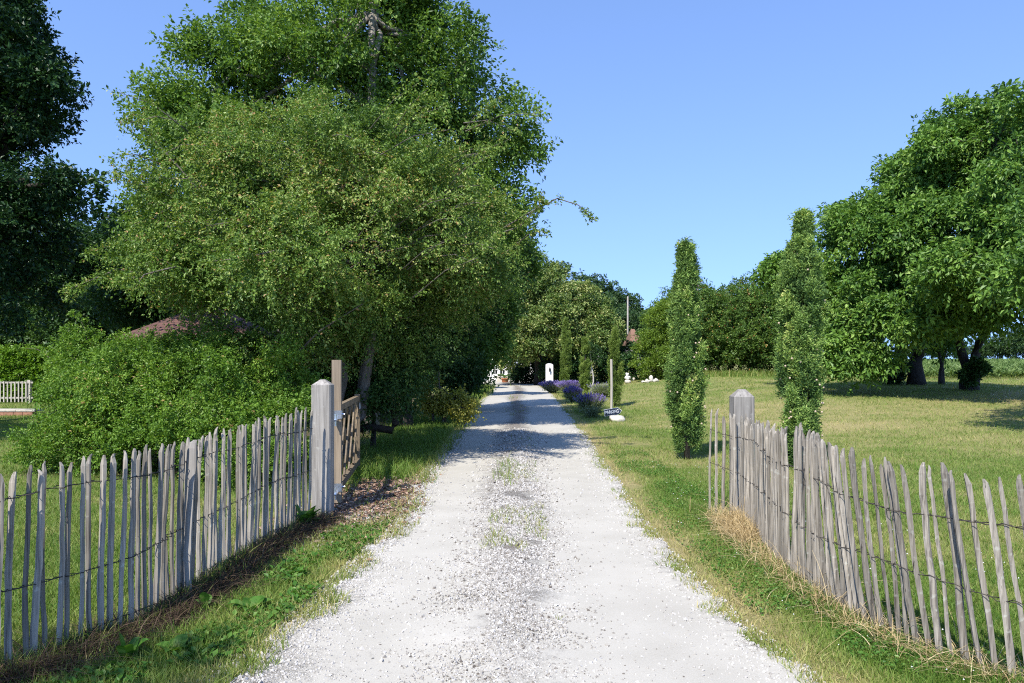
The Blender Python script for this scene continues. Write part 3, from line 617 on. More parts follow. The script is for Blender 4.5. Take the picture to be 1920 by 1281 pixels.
# white house at the end of the drive
hx0, hx1, hy0, hy1 = -9.5, 3.2, 56, 63
hbs = np.array([(hx0+hx1)/2, 59.5, 0]); ho = empty("white_house", hbs, "white rendered house with small paned glass door ending the drive", "house")
doorx = X(935, 56)
mb = MB()
mb.box((hx0, hy0, -.2), (doorx-.55, hy0+.35, 3.0)); mb.box((doorx+.55, hy0, -.2), (hx1, hy0+.35, 3.0)); mb.box((doorx-.55, hy0, 2.25), (doorx+.55, hy0+.35, 3.0))
mb.box((hx0, hy0+.352, -.2), (hx0+.35, hy1, 3.0)); mb.box((hx1-.35, hy0+.352, -.2), (hx1, hy1, 3.0)); mb.box((hx0+.352, hy1-.35, -.2), (hx1-.352, hy1, 3.0))
mb.build("wall", M_white, ho, off=hbs)
hip_roof("roof", hx0-.4, hx1+.4, hy0-.4, hy1+.4, 3.1, 5.2, M_roof2, ho, hbs, 3.4)
for sgn in (-1, 1):
    x0 = doorx-.55 if sgn < 0 else doorx+.004; x1 = doorx-.004 if sgn < 0 else doorx+.55
    mb = MB(); y0, y1 = hy0+.10, hy0+.15
    for a, b2 in (((x0, x0+.10), (.02, 2.24)), ((x1-.10, x1), (.02, 2.24)), ((x0+.10, x1-.10), (.02, .55)), ((x0+.10, x1-.10), (2.12, 2.24))): mb.box((a[0], y0, b2[0]), (a[1], y1, b2[1]))
    xm = (x0+x1)/2
    mb.box((xm-.018, y0+.006, .55), (xm+.018, y1-.006, 2.12))
    for zz in np.linspace(.55, 2.12, 6)[1:-1]: mb.box((x0+.10, y0+.009, zz-.018), (x1-.10, y1-.009, zz+.018))
    dr = mb.build("door", M_trim, ho, off=hbs)
    mb = MB(); mb.box((x0+.10, y0+.018, .55), (x1-.10, y0+.026, 2.12)); mb.build("glass_pane", M_glass, dr, off=hbs)
for x0 in (doorx-1.2, doorx+1.25):
    mb = MB(); mb.box((x0-.27, hy0-.05, .02), (x0+.27, hy0-.006, 2.24))
    for zz in (.3, 1.1, 1.9): mb.box((x0-.25, hy0-.072, zz-.05), (x0+.25, hy0-.052, zz+.05))
    mb.build("shutter", M_shut, ho, off=hbs)
# pots and troughs by the house door
def planter_block(px, d, w, h, lab, grp=None):
    b0 = at(px, d); root = empty("stone_trough", b0, lab, "planter", grp)
    mb = MB(); mb.box((b0[0]-w/2, d-.2, b0[2]-.02), (b0[0]+w/2, d+.2, b0[2]+h)); mb.box((b0[0]-w/2-.03, d-.23, b0[2]+h+.002), (b0[0]+w/2+.03, d+.23, b0[2]+h+.06)); mb.build("basin", M_stone, root, off=b0)
    mb = MB(); mb.blob((b0[0], d, b0[2]+h+.10), (w*.45, .2, .12), int(px), .3); mb.build("plant", M_weedsolid, root, True, off=b0)
M_weedsolid = plain("clipped_green", (.05, .09, .03), .9, 0, .4, 30, .03)
planter_block(939, 53.6, .55, .38, "pale stone trough left of the terracotta pot by the house door")
planter_block(955, 53.6, .55, .38, "pale stone trough right of the terracotta pot by the house door")
pb = at(947, 51.5); pr_ = empty("terracotta_pot", pb, "orange terracotta pot standing before the white house door", "plant pot")
mb = MB(); mb.lathe([(.001, .0), (.17, .0), (.21, .1), (.25, .26), (.28, .27), (.28, .32), (.24, .32), (.22, .24), (.001, .24)], pb, 18); mb.build("pot", M_terra, pr_, True, off=pb)
V, Q, T = sprays(np.repeat((pb+[0, 0, .26])[None], 12, 0), np.random.default_rng(3).normal(size=(12, 3))*.6+[0, 0, 1], np.full(12, .35), .06, 9, .1, np.random.default_rng(4))
link("plant", new_mesh("plant", V-pb, Q, False, {"tint": ('FACE', T)}), M_weed, pr_)
# white gate pillar with a lantern
gp = at(1030, 38); gpr = empty("white_pillar", gp, "slim white rendered pillar with rounded top behind the lavender", "pillar")
mb = MB(); w = .185
mb.box((gp[0]-w, 37.8, gp[2]-.1), (gp[0]+w, 38.2, gp[2]+1.32)); 
th = np.linspace(0, math.pi, 13); arc = np.stack([gp[0]+w*np.cos(th), gp[2]+1.322+.11*np.sin(th)], 1)
V = np.vstack([np.stack([arc[:, 0], np.full(13, 37.802), arc[:, 1]], 1), np.stack([arc[:, 0], np.full(13, 38.198), arc[:, 1]], 1)])
mb.add(V, [[k, k+1, 14+k, 13+k][::-1] for k in range(12)], [[0, k, k+1] for k in range(1, 12)]+[[13, 13+k+1, 13+k] for k in range(1, 12)])
mb.build("shaft", M_white, gpr, off=gp)
lan = MB(); lx, lz = gp[0]+.01, gp[2]+1.05
lan.box((lx-.03, 37.70, lz+.14), (lx+.03, 37.796, lz+.17)); lan.lathe([(.001, .14), (.015, .14), (.05, .09), (.045, .085), (.035, -.03), (.02, -.05), (.001, -.05)], (lx, 37.70, lz), 8)
lan.build("lantern", M_iron, gpr, off=gp)

# linden and what stands around the house
lb = at(1010, 47)
tree("linden_tree", "broad pale flowering linden sheltering the end of the drive", "tree", lb,
     [LB(1040, 545, 46.5, 62, 60, 2), LB(1000, 520, 47.0, 50, 42, 1.8), LB(1085, 580, 46.0, 62, 52, 1.8), LB(1130, 605, 45.5, 42, 40, 1.4), LB(970, 590, 46.5, 60, 62, 2), LB(1030, 630, 45.5, 75, 42, 1.8), LB(1100, 640, 45.0, 55, 36, 1.4), LB(950, 640, 46.5, 52, 48, 1.6), LB(985, 650, 46.0, 50, 42, 1.5), LB(1145, 625, 45.5, 36, 38, 1.3), LB(1060, 600, 45.5, 80, 70, 2)],
     M_linden, M_barkd, 95000, .145, .62, .45, .22, 14, 51, trunk_r=.26, branches=60, tbase=.55, zmin=1.3)
simple_tree("box_bush", "dark rounded bush left of the white pillar", 985, 50, [LB(986, 698, 50, 30, 30, 1.1), LB(1008, 690, 50.5, 28, 36, 1.0), LB(1030, 690, 50.5, 24, 36, 1.0), LB(975, 705, 50, 16, 16, .6)], M_oak, 24000, .12, .4, 52, tr=.05, cat="bush", branches=10)
simple_tree("laurel_bush", "dark glossy laurel behind the row of young cypresses", 1105, 46, [LB(1055, 680, 46, 40, 44, 1.3), LB(1100, 670, 46, 48, 50, 1.5), LB(1145, 680, 46, 44, 46, 1.3), LB(1185, 688, 45.5, 40, 38, 1.3)], M_oak, 44000, .14, .5, 53, tr=.08, cat="bush", branches=16, tbase=.5)
bt = at(1110, 36); mbb = bt
tree("birch_tree", "young pale barked birch behind the second cypress", "tree", bt, [LB(1108, 660, 36, 14, 16, .4), LB(1122, 668, 36, 9, 9, .3)], M_dark, M_birch, 1400, .08, .3, .25, .1, 8, 54, trunks=[[bt, bt+[.06, 0, .8], bt+[-.05, 0, 1.5]], [bt, bt+[-.12, .05, .6], bt+[-.02, .05, 1.2]]], trunk_r=.045, branches=8)
# far house glimpsed between the trees
fh = np.array([X(1186, 66), 66, float(gz(X(1186, 66), 66))]); fhr = empty("cottage", fh, "small distant cottage with orange roof tiles glimpsed between trees", "house")
z0 = Z(645, 64)
mb = MB(); mb.box((fh[0]-.4, 64.2, fh[2]-.2), (fh[0]+.45, 68, z0-.05)); mb.build("wall", M_slatd, fhr, off=fh)
hip_roof("roof", fh[0]-.55, fh[0]+.6, 63.9, 68.3, z0, Z(617, 66), M_roof2, fhr, fh, .15)
mb = MB(); mb.box((fh[0]-.25, 64.17, z0-1.0), (fh[0]+.25, 64.197, z0-.35)); mb.build("window", M_glass, fhr, off=fh)
# utility pole
pb = np.array([X(1177, 70), 70, float(gz(X(1177, 70), 70))]); up_ = empty("utility_pole", pb, "thin pale utility pole standing above the linden edge", "pole")
mb = MB(); mb.tube(np.array([pb-[0, 0, .3], [pb[0], 70, Z(556, 70)]]), [.095, .07], 8); mb.build("shaft", M_pole, up_, True, off=pb)

# wooded rise and copse behind
proto = None
def tree_copies(name, labels, spots, lobes, lm, bm, total, leaf, pr, seed, group, tr=.2, **kw):
    """one tree built at the origin, then copies"""
    root = None; rg = np.random.default_rng(seed+900)
    for i, (x, y, sc) in enumerate(spots):
        if root is None:
            root = tree(name, labels[0], "tree", (0, 0, 0), lobes, lm, bm, total, leaf, pr, pr*.8, leaf*1.6, 14, seed, trunk_r=tr, group=group, zmin=.1, branches=kw.get("branches", 30), tbase=kw.get("tbase", .45), ins=.15)
            o = root
        else:
            o = copy_tree(root)
        o.location = (x, y, float(gz(x, y))-.05); o.rotation_euler = (0, 0, rg.uniform(0, 6.28)); o.scale = (sc, sc, sc*rg.uniform(.92, 1.08))
        o["label"] = labels[min(i, len(labels)-1)]; o["group"] = group
lob1 = [((0, .2, 2.3), (2.5, 2.5, 2.0)), ((0, 0, 6.2), (2.6, 2.6, 2.4)), ((1.6, .5, 4.6), (2.2, 2.2, 1.8)), ((-1.7, -.4, 4.8), (2.2, 2.2, 1.9)), ((.3, -1.6, 4.0), (2.2, 2, 1.7)), ((-.3, 1.8, 4.4), (2.1, 2, 1.7)), ((.4, .2, 7.8), (1.6, 1.6, 1.2))]
hill = []
rgh = np.random.default_rng(61)
for px_, d_, sc in [(905, 98, 1.0), (950, 104, 1.1), (1000, 100, 1.1), (1050, 105, 1.05), (1095, 100, 1.0), (1122, 96, .95), (1146, 98, .85), (1170, 95, .8), (1192, 98, .7), (1215, 94, .62), (1233, 97, .6), (1130, 86, .8), (1160, 84, .7), (1200, 83, .6), (1070, 86, .9), (1225, 84, .55)]:
    hill.append((X(px_, d_), d_, sc))
tree_copies("hill_oak", ["dark far tree in the wood on the rise beyond the linden"], hill, lob1, M_far, M_barkd, 15000, .34, .8, 62, "trees of the far wood behind the linden", branches=14)
lob2 = [((0, 0, 3.6), (1.5, 1.5, 1.5)), ((.9, .3, 2.5), (1.3, 1.3, 1.2)), ((-1, -.2, 2.6), (1.3, 1.3, 1.2)), ((.1, -.9, 2.0), (1.3, 1.2, 1.0)), ((-.1, 1, 2.5), (1.2, 1.2, 1.1)), ((.2, .1, 4.8), (.9, .9, .7)), ((.1, .2, 1.0), (1.35, 1.35, .95))]
cops = [(X(px_, d_), d_, sc) for px_, d_, sc in [(1300, 46, 1.0), (1345, 45.5, .95), (1388, 46, 1.02), (1430, 45.2, 1.0), (1475, 45, 1.05), (1320, 49, 1.05), (1368, 49.5, 1.05), (1410, 49, 1.1), (1455, 49, 1.12), (1262, 50, 1.0), (1500, 47, 1.1), (1545, 46, 1.0), (1590, 45.5, .95)]]
tree_copies("copse_tree", ["mid green small leaved tree of the copse across the back of the lawn"], cops, lob2, M_wood, M_barkd, 26000, .12, .5, 63, "copse trees along the back of the lawn", .1, tbase=.5)
simple_tree("robinia_tree", "pale yellow green feathery tree left of the copse", 1230, 43, [LB(1242, 620, 43, 42, 52, 1.5), LB(1228, 660, 42.6, 40, 40, 1.2), LB(1250, 655, 42.6, 46, 46, 1.4), LB(1235, 690, 42.6, 52, 28, 1), LB(1265, 600, 43.4, 38, 52, 1.3)], M_lite, 44000, .10, .42, 64, tr=.09, branches=26, tbase=.5)
# left copse of dark trees behind everything on the left and behind the house
backl = [(-24, 40, 1.3), (-19, 43, 1.25), (-14, 42, 1.2), (-29, 36, 1.3), (-10, 47, 1.2), (-6.5, 70, 1.2), (-1, 72, 1.3), (-12, 68, 1.2), (-34, 46, 1.3), (-41, 38, 1.3), (-48, 44, 1.35), (-38, 52, 1.4), (-56, 40, 1.3), (-64, 48, 1.4), (-27, 52, 1.35), (-72, 42, 1.3)]
tree_copies("wood_tree", ["dark tree of the wood closing the view behind the left garden"], backl, lob1, M_dark, M_barkd, 20000, .24, .7, 65, "wood behind the left garden", branches=14)

# walnut trees on the right
GR = "walnut trees at the right lawn edge"
def walnut(label, px, d, lobes, total, seed, trunks, tr, **kw):
    b0 = at(px, d)
    return tree("walnut_tree", label, "tree", b0, lobes, M_right, M_barkd, total, kw.get("leaf", .15), kw.get("pr", .72), .5, .2, 13, seed,
                trunks=[[b0+np.array(q) if i == 0 else np.asarray(q) for i, q in enumerate(t_)] for t_ in trunks], trunk_r=tr, group=GR, asp=.5, droop=.4, up=.12, branches=60, tbase=.48, br=.02, fill=.04, tvar=.2, cover=1.1, flat=.52, ins=.85)
walnut("walnut with low sweeping crown, its forked trunk wrapped by a dark bush", 1672, 30,
       [LB(1575, 560, 26, 95, 100, 2.6), LB(1625, 470, 26, 95, 85, 2.6), LB(1515, 520, 27, 66, 64, 1.8), LB(1475, 505, 27, 40, 30, .9), LB(1570, 640, 25, 85, 52, 2.0), LB(1640, 580, 25, 90, 80, 2.4), LB(1560, 435, 27, 66, 46, 1.6), LB(1640, 395, 27, 60, 46, 1.6), LB(1610, 655, 24.5, 80, 40, 1.6)], 74000, 71,
       [[(0, 0, 0), P(1680, 690, 30), P(1692, 650, 29.5), P(1640, 540, 27)], [(.1, 0, 0), P(1670, 680, 30), P(1600, 600, 27)]], .2)
walnut("tallest middle walnut with straight thick trunk", 1718, 29.5,
       [LB(1700, 430, 25, 100, 95, 2.6), LB(1765, 325, 25, 90, 90, 2.5), LB(1790, 470, 23.5, 105, 95, 2.6), LB(1740, 560, 23.5, 100, 66, 2.2), LB(1720, 335, 25.5, 56, 56, 1.5), LB(1805, 240, 24.5, 72, 62, 1.9), LB(1700, 590, 23, 56, 44, 1.4)], 78000, 72,
       [[(0, 0, 0), P(1720, 660, 29.5), P(1735, 560, 28), P(1750, 420, 25.5)]], .3)
walnut("walnut with twin trunks forking low and a bushy foot", 1815, 26.5,
       [LB(1868, 266, 22.5, 105, 110, 2.6), LB(1910, 390, 21.5, 125, 125, 2.8), LB(1850, 500, 21.5, 115, 66, 2.3), LB(1950, 240, 22, 95, 95, 2.4), LB(1980, 500, 21.5, 100, 90, 2.4), LB(1890, 560, 22.5, 75, 40, 1.6), LB(1800, 580, 23.5, 64, 36, 1.4)], 84000, 73,
       [[(0, 0, 0), P(1812, 690, 26.5), P(1795, 620, 26.5), P(1840, 420, 23.5)], [(.15, 0, 0), P(1822, 690, 26.5), P(1850, 620, 26), P(1910, 460, 23)]], .2)
walnut("thin young walnut between the thick trunk and the twin trunks", 1765, 30, [LB(1765, 630, 30, 50, 36, 1.2), LB(1755, 600, 30, 60, 36, 1.4)], 10000, 74,
       [[(0, 0, 0), P(1768, 690, 30), P(1757, 640, 30)], [(0, 0, 0), P(1763, 690, 30), P(1774, 650, 30), P(1775, 600, 30)]], .09)
walnut("nearest walnut with branches reaching in from beyond the right edge", 2210, 15,
       [LB(2000, 410, 15, 95, 100, 1.3), LB(1950, 500, 14.6, 62, 56, .8), LB(2180, 330, 15.5, 180, 170, 2.2), LB(2160, 520, 15, 150, 80, 1.6), LB(2010, 310, 15.4, 70, 70, 1.0), LB(2050, 470, 14, 90, 80, 1.2)], 34000, 75, [[(0, 0, 0), P(2205, 600, 15), P(2180, 420, 15.2)]], .2, leaf=.12, pr=.45)
simple_tree("ivy_bush", "dark bush wrapped round the forked walnut trunk", 1680, 29.4, [LB(1680, 698, 29.4, 20, 20, .45), LB(1668, 706, 29.4, 14, 12, .35)], M_oak, 3500, .10, .22, 76, tr=.04, cat="bush", branches=6)
simple_tree("sucker_shoots", "leafy shoots round the foot of the twin trunk walnut", 1822, 26, [LB(1822, 702, 26, 17, 20, .35), LB(1832, 688, 26, 15, 14, .3)], M_dark, 2600, .12, .22, 77, tr=.03, cat="shrub", branches=8, tbase=.6)
# far trees beyond the maize
rg = np.random.default_rng(81)
fars = [(X(px_, d_), d_, sc) for px_, d_, sc in [(1900, 210, 1.0), (1870, 215, .85), (1930, 200, 1.2), (1840, 220, .8), (1960, 205, 1.3), (1800, 230, .75), (1760, 235, .7), (1720, 240, .7), (2000, 210, 1.2), (1690, 240, .7), (1640, 245, .8), (1590, 240, .9)]]
tree_copies("boundary_tree", ["bluish distant tree on the horizon beyond the maize field"], fars, lob1, M_far, M_barkd, 6000, .5, .9, 82, "trees on the horizon beyond the maize", branches=8)
# maize
rg = np.random.default_rng(83); k = 52000
yy = 38.8*np.exp(rg.random(k)*math.log(200/38.8)); yy = np.round(yy/.8)*.8+rg.normal(size=k)*.05
xx = rg.uniform(.42, .74, k)*yy+rg.normal(size=k)*.1
kk = xx > 15.5; xx, yy = xx[kk], yy[kk]; k = len(xx)
hh = rg.uniform(.2, .62, k)*np.where(yy < 42, .8, 1); th = rg.random(k)*6.28; d = np.stack([np.cos(th)*.8, np.sin(th)*.8, rg.uniform(.3, 1.1, k)], 1)
V, Q = quads_from_leaves(np.stack([xx, yy, gz(xx, yy)+hh*.6-.05], 1), unit(d), unit(rg.normal(size=(k, 3))*.5+[0, 0, 1]), rg.uniform(.35, .7, k)*np.sqrt(yy/60), .22)
tag(link("maize_field", new_mesh("maize_field", V, Q, False, {"tint": ('FACE', rg.beta(3, 3, k))}), M_maize), "pale green maize crop on the field beyond the walnut trees", "maize crop", kind="stuff")

# ------------------------------------------------------------------ cypresses
def cyp_profile(t, kind):
    if kind == 0: return np.interp(t, [0, .05, .12, .3, .42, .62, .72, .85, .95, 1], [.3, .55, .82, 1.0, .92, .64, .66, .52, .36, .16])
    if kind == 1: return np.interp(t, [0, .05, .2, .4, .55, .7, .82, .86, .93, 1], [.6, .85, .85, .9, .95, .95, .74, .36, .26, .14])
    return np.interp(t, [0, .08, .3, .6, .85, 1], [.6, .9, .95, .85, .6, .1])
def cypress(label, b0, H, R, count, kind, seed, leaf=.045, cones=46, cat="cypress"):
    rg = np.random.default_rng(seed); root = empty("cypress_tree", b0, label, cat, "cypresses on the lawn beside the drive"); b0 = np.asarray(b0)
    n = 12; m = count//n; z0 = (.035 if kind == 0 else .01)*H
    nf_ = int(26*H*(R/.3)*(1.0 if kind < 2 else .7)); per = m//nf_; m = nf_*per
    nf_ = int(nf_*1.7); per = max(1, (count//n)//nf_); m = nf_*per; ft = np.sort(rg.random(nf_)**.95); fth = rg.random(nf_)*6.283; fr_ = R*cyp_profile(ft, kind)*np.sqrt(rg.uniform(.10, 1, nf_))*.92
    if kind < 2: ft[-3:] = [.955, .97, .985]; fr_[-3:] = [.07, .05, .02]
    fh_ = H*rg.uniform(.07, .18, nf_); fw = R*rg.uniform(.15, .30, nf_)*(.6+.5*cyp_profile(ft, kind))
    I = np.repeat(np.arange(nf_), per); q = rg.random(m)**.9; th = rg.random(m)*6.283
    rr_ = fw[I]*np.sin(np.clip(.18+.82*q, 0, 1)*math.pi)**.7*np.sqrt(rg.random(m)); out = fr_[I]*(1+.10*q)
    zt_ = np.minimum(z0+ft[I]*(H*.97-z0)+(q-.35)*fh_[I], H*1.01)
    lean = .03*np.sin(ft[I]*3.1+seed)
    C = np.stack([np.cos(fth[I])*out+np.cos(th)*rr_+lean, np.sin(fth[I])*out+np.sin(th)*rr_, np.maximum(zt_, z0*.8)], 1)
    A = np.stack([np.cos(fth[I])*.18+np.cos(th)*.35, np.sin(fth[I])*.18+np.sin(th)*.35, np.full(m, 1.0)], 1)+rg.normal(size=(m, 3))*.18
    stray = rg.random(m) < .05; A[stray] += rg.normal(size=(stray.sum(), 3))*.45
    t0 = np.clip(.42+(rg.normal(size=nf_)*.18)[I]+.22*(q-.5)+rg.normal(size=m)*.07, 0, 1)
    V, Q, T = sprays(C, A, np.where(stray, 1.6, 1)*(leaf*2.2)*rg.uniform(.6, 1.4, m), leaf*.5, n, leaf, rg, .34, -.1, t0, .14, upn=.2)
    link("foliage", new_mesh("foliage", V, Q, False, {"tint": ('FACE', T)}), M_cyp if kind < 2 else M_cypy, root)
    mb = MB(); mb.tube(np.array([[0, 0, -.1], [.01, 0, .3*H], [.03, 0, .7*H], [.03, 0, .93*H]]), [R*.17, R*.14, R*.09, R*.03], 8)
    if kind < 2:
        for k in range(5):
            a = rg.uniform(0, 6.28); q = R*.2
            mb.tube(np.array([[math.cos(a)*.03, math.sin(a)*.03, .05], [math.cos(a)*q, math.sin(a)*q, .15*H], [math.cos(a)*q*2, math.sin(a)*q*2, .4*H]]), [.018, .014, .006], 5)
    mb.build("trunk", M_bark, root, True)
    if cones:
        mb = MB(); mb.blob((0, 0, 0), (.016, .016, .017), seed, .1, 7, 5); first = None
        t = rg.uniform(.12, .9, cones); th = rg.uniform(0, 6.28, cones); r = R*cyp_profile(t, kind)*1.08
        for i in range(cones):
            if first is None: o = first = mb.build("cone", M_cone, root, True)
            else: o = first.copy(); COL.objects.link(o)
            o.location = (math.cos(th[i])*r[i], math.sin(th[i])*r[i], z0+t[i]*(H-z0))
    return root
cypress("slim cypress with bare foot standing left of the right gate post", at(1288, 12.0), 3.36, .29, 105000, 0, 91)
cypress("fullest tall cypress with narrow tip behind the right picket fence", at(1503, 11.1), 3.66, .32, 135000, 1, 92, cones=58)
cypress("young cypress farthest along the lavender, nearest the white pillar", at(1060, 38.6), 3.55, .26, 30000, 2, 93, .06, 0)
cypress("shortest young cypress between the lavender clumps", at(1096, 33), 2.45, .22, 26000, 2, 94, .055, 0)
cypress("young cypress behind the wooden stake", at(1153, 25.5), 2.6, .23, 30000, 2, 95, .05, 0)

# ------------------------------------------------------------------ lavender
def lavender(label, px, d, w, h, stems, purple, seed):
    rg = np.random.default_rng(seed); b0 = at(px, d); root = empty("lavender_bush", b0, label, "lavender", "lavender along the drive edge")
    k = stems; a = rg.random(k)*6.28; tilt = np.sqrt(rg.random(k))*.95
    D = np.stack([np.sin(tilt)*np.cos(a), np.sin(tilt)*np.sin(a), np.cos(tilt)], 1)
    L = h*rg.uniform(.75, 1.1, k)/np.maximum(.75, np.cos(tilt)**.5)
    st = np.stack([np.cos(a)*rg.random(k)*w*.12, np.sin(a)*rg.random(k)*w*.12, np.zeros(k)], 1); sc = np.array([w/2/h/.8, w/2/h/.8, 1])
    tip = st+D*L[:, None]*sc
    side = unit(np.cross(D, rg.normal(size=(k, 3))))*.007
    V = np.stack([st-side, st+side, tip+side*.5, tip-side*.5], 1).reshape(-1, 3); Q = np.arange(k*4).reshape(-1, 4)
    v2, q2, t2 = sprays(st+D*L[:, None]*sc*.35, D+rg.normal(size=(k, 3))*.3, L*.4, .04, 5, .075, rg, .2, 0, np.full(k, .5), .2)
    T = np.concatenate([rg.beta(3, 3, k), t2]); Q = np.vstack([Q, q2+len(V)]); V = np.vstack([V, v2])
    link("stems", new_mesh("stems", V, Q, False, {"tint": ('FACE', T)}), M_lav, root)
    sel = rg.random(k) < purple; c = tip[sel]; dd = unit(D[sel]*sc); m = len(c)
    l_ = rg.uniform(.06, .12, m)[:, None]; s1 = unit(np.cross(dd, rg.normal(size=(m, 3)))); s2 = np.cross(dd, s1); rr = .014
    V = np.stack([c-dd*l_*.5, c+s1*rr, c+s2*rr, c-s1*rr, c-s2*rr, c+dd*l_*.6], 1).reshape(-1, 3)
    f = np.array([[0, 2, 1], [0, 3, 2], [0, 4, 3], [0, 1, 4], [5, 1, 2], [5, 2, 3], [5, 3, 4], [5, 4, 1]])
    T3 = (np.arange(m)[:, None, None]*6+f[None]).reshape(-1, 3)
    tag(link("flower_spikes", new_mesh("flower_spikes", V, T3, False, {"tint": ('FACE', np.repeat(rg.beta(3, 2.5, m), 8))}), M_lavf, root), kind="stuff")
lavender("farthest purple lavender mound at the foot of the white pillar", 1036, 36, .95, .55, 900, .8, 101)
lavender("large deep purple lavender between the two farther young cypresses", 1070, 33.5, .95, .62, 1200, .85, 102)
lavender("dark violet lavender clump closest to the drive", 1074, 28.0, .5, .56, 700, .8, 103)
lavender("half faded silvery lavender with sparse purple beside the stake", 1107, 22.6, .72, .54, 900, .42, 104)
lavender("grey green lavender with hardly any flowers behind the faded one", 1130, 31.5, .9, .6, 700, .1, 105)
# green clump left of the parking sign
cb = at(1113, 20.8)
V, Q, T = sprays(np.repeat(cb[None], 60, 0)+np.random.default_rng(7).normal(size=(60, 3))*[.10, .08, 0], np.random.default_rng(8).normal(size=(60, 3))*.35+[0, 0, 1], np.random.default_rng(9).uniform(.2, .42, 60), .06, 16, .08, np.random.default_rng(10), .25)
tag(link("sage_clump", new_mesh("sage_clump", V, Q, False, {"tint": ('FACE', T*.7)}), M_lav), "dark green leafy clump left of the parking sign", "plant")

# ------------------------------------------------------------------ parking sign, stake, stones
sg = at(1148, 19.9); sgr = empty("parking_sign", sg, "small dark arrow shaped board reading PARKING behind a white stone", "sign")
tilt = math.radians(8); sw, shh = .47, .105; cz_ = Z(772, 19.8)
def sp(u_, v_, dy_=0.): return np.array([sg[0]+u_*math.cos(tilt)-v_*math.sin(tilt), 19.75+dy_, cz_+u_*math.sin(tilt)+v_*math.cos(tilt)])
def arrow(s_, y0, y1):
    a, h_ = sw/2*s_, shh*s_
    pts = [(-sw/2+(1-s_)*.13, -h_/1.15), (sw/2-.09, -h_/1.15), (sw/2-(1-s_)*.12, 0), (sw/2-.09, h_/1.15), (-sw/2+(1-s_)*.13, h_/1.15)]
    V = np.array([sp(u_, v_, y0) for u_, v_ in pts]+[sp(u_, v_, y1) for u_, v_ in pts])
    mb = MB(); mb.add(V, [[k, (k+1) % 5, 5+(k+1) % 5, 5+k] for k in range(5)]+[[0, 4, 3, 1], [5, 6, 8, 9]], [[1, 3, 2], [6, 7, 8]]); return mb
arrow(1.0, 0, .02).build("border", M_lett, sgr, off=sg)
arrow(.90, -.004, .0).build("board", M_navy, sgr, off=sg)
fc = bpy.data.curves.new("parking_word", 'FONT'); fc.body = "PARKING"; fc.size = .115; fc.align_x = 'CENTER'; fc.align_y = 'CENTER'; fc.extrude = .002; fc.offset = .0018; fc.space_character = 1.0
fo = bpy.data.objects.new("parking_word", fc); COL.objects.link(fo)
bpy.context.view_layer.update()
fm = bpy.data.meshes.new_from_object(fo.evaluated_get(bpy.context.evaluated_depsgraph_get())); bpy.data.objects.remove(fo)
n = len(fm.vertices); cv = np.zeros(n*3, np.float32); fm.vertices.foreach_get("co", cv); cv = cv.reshape(-1, 3)
wd = np.ptp(cv[:, 0]); cv[:, 0] = (cv[:, 0]-cv[:, 0].mean()*0)*(.355/wd)
cv2 = np.array([sp(c[0]-.028, c[1]*1.05, -.0075-c[2]) for c in cv])-sg
fm.vertices.foreach_set("co", cv2.astype(np.float32).ravel()); fm.flip_normals(); fm.name = "lettering"; fm.materials.clear()
link("lettering", fm, M_lett, sgr)
mb = MB(); mb.box((sg[0]-.1, 19.775, sg[2]-.15), (sg[0]-.06, 19.81, cz_+.03)); mb.box((sg[0]+.06, 19.775, sg[2]-.15), (sg[0]+.10, 19.81, cz_+.04)); mb.build("peg", M_gate, sgr, off=sg)
mb = MB(); rb = at(1157, 19.45); mb.blob(rb+[0, 0, .06], (.235, .13, .115), 3, .16, 20, 12, .8)
tag(mb.build("limestone_block", M_stone, None, True), "squarish cream limestone block in front of the parking sign", "stone")
kb = at(1146, 23.6); mb = MB(); mb.tube(np.array([kb-[0, 0, .2], kb+[.015, 0, .7], kb+[.0, 0, 1.62]]), [.045, .042, .038], 7)
tag(mb.build("wooden_stake", M_slat, None, False), "pale rough wooden stake in front of a young cypress", "stake")
stb = at(1177, 42.5); stt = empty("garden_statue", stb, "white stone figure seated on a pale block at the lawn edge", "statue")
mb = MB(); mb.blob(stb+[0, 0, .1], (.2, .17, .13), 5, .12, 14, 9, .8); mb.build("plinth", M_stone, stt, True, off=stb)
mb = MB(); mb.blob(stb+[-.02, 0, .31], (.18, .14, .12), 6, .15); mb.blob(stb+[-.03, 0, .40], (.10, .09, .08), 8, .1); mb.build("torso", M_white, stt, True, off=stb)
mb = MB(); mb.blob(stb+[-.02, -.02, .52], (.095, .09, .09), 7, .12); mb.build("head", M_white, stt, True, off=stb)
for q, (px_, d_, r_, lab) in enumerate([(1214, 40.6, (.15, .12, .12), "white rock at the left of a small pile near the copse"), (1221, 41.0, (.12, .11, .19), "tallest pointed white rock in the small pile near the copse"), (1229, 40.5, (.15, .12, .11), "white rock at the right of a small pile near the copse"), (1188, 44.5, (.1, .1, .12), "small white rock just right of the garden statue"), (1207, 41, (.14, .1, .06), "flat cream slab left of the white rock pile")]):
    b0 = at(px_, d_); mb = MB(); mb.blob(b0+[0, 0, r_[2]*.7], r_, 20+q, .25); tag(mb.build("white_rock", M_stone, None, True), lab, "rock")
bn = at(1226, 47.0); br_ = empty("garden_bench", bn, "dark low bench under the robinia at the back of the lawn", "bench")
mb = MB(); mb.box((bn[0]-1.0, 46.8, Z(696, 47)), (bn[0]+1.0, 47.2, Z(696, 47)+.07)); mb.build("seat", M_gate, br_, off=bn)
for s_ in (-.8, .8):
    mb = MB(); mb.box((bn[0]+s_-.05, 46.85, bn[2]-.05), (bn[0]+s_+.05, 47.15, Z(696, 47)-.002)); mb.build("leg", M_gate, br_, off=bn)

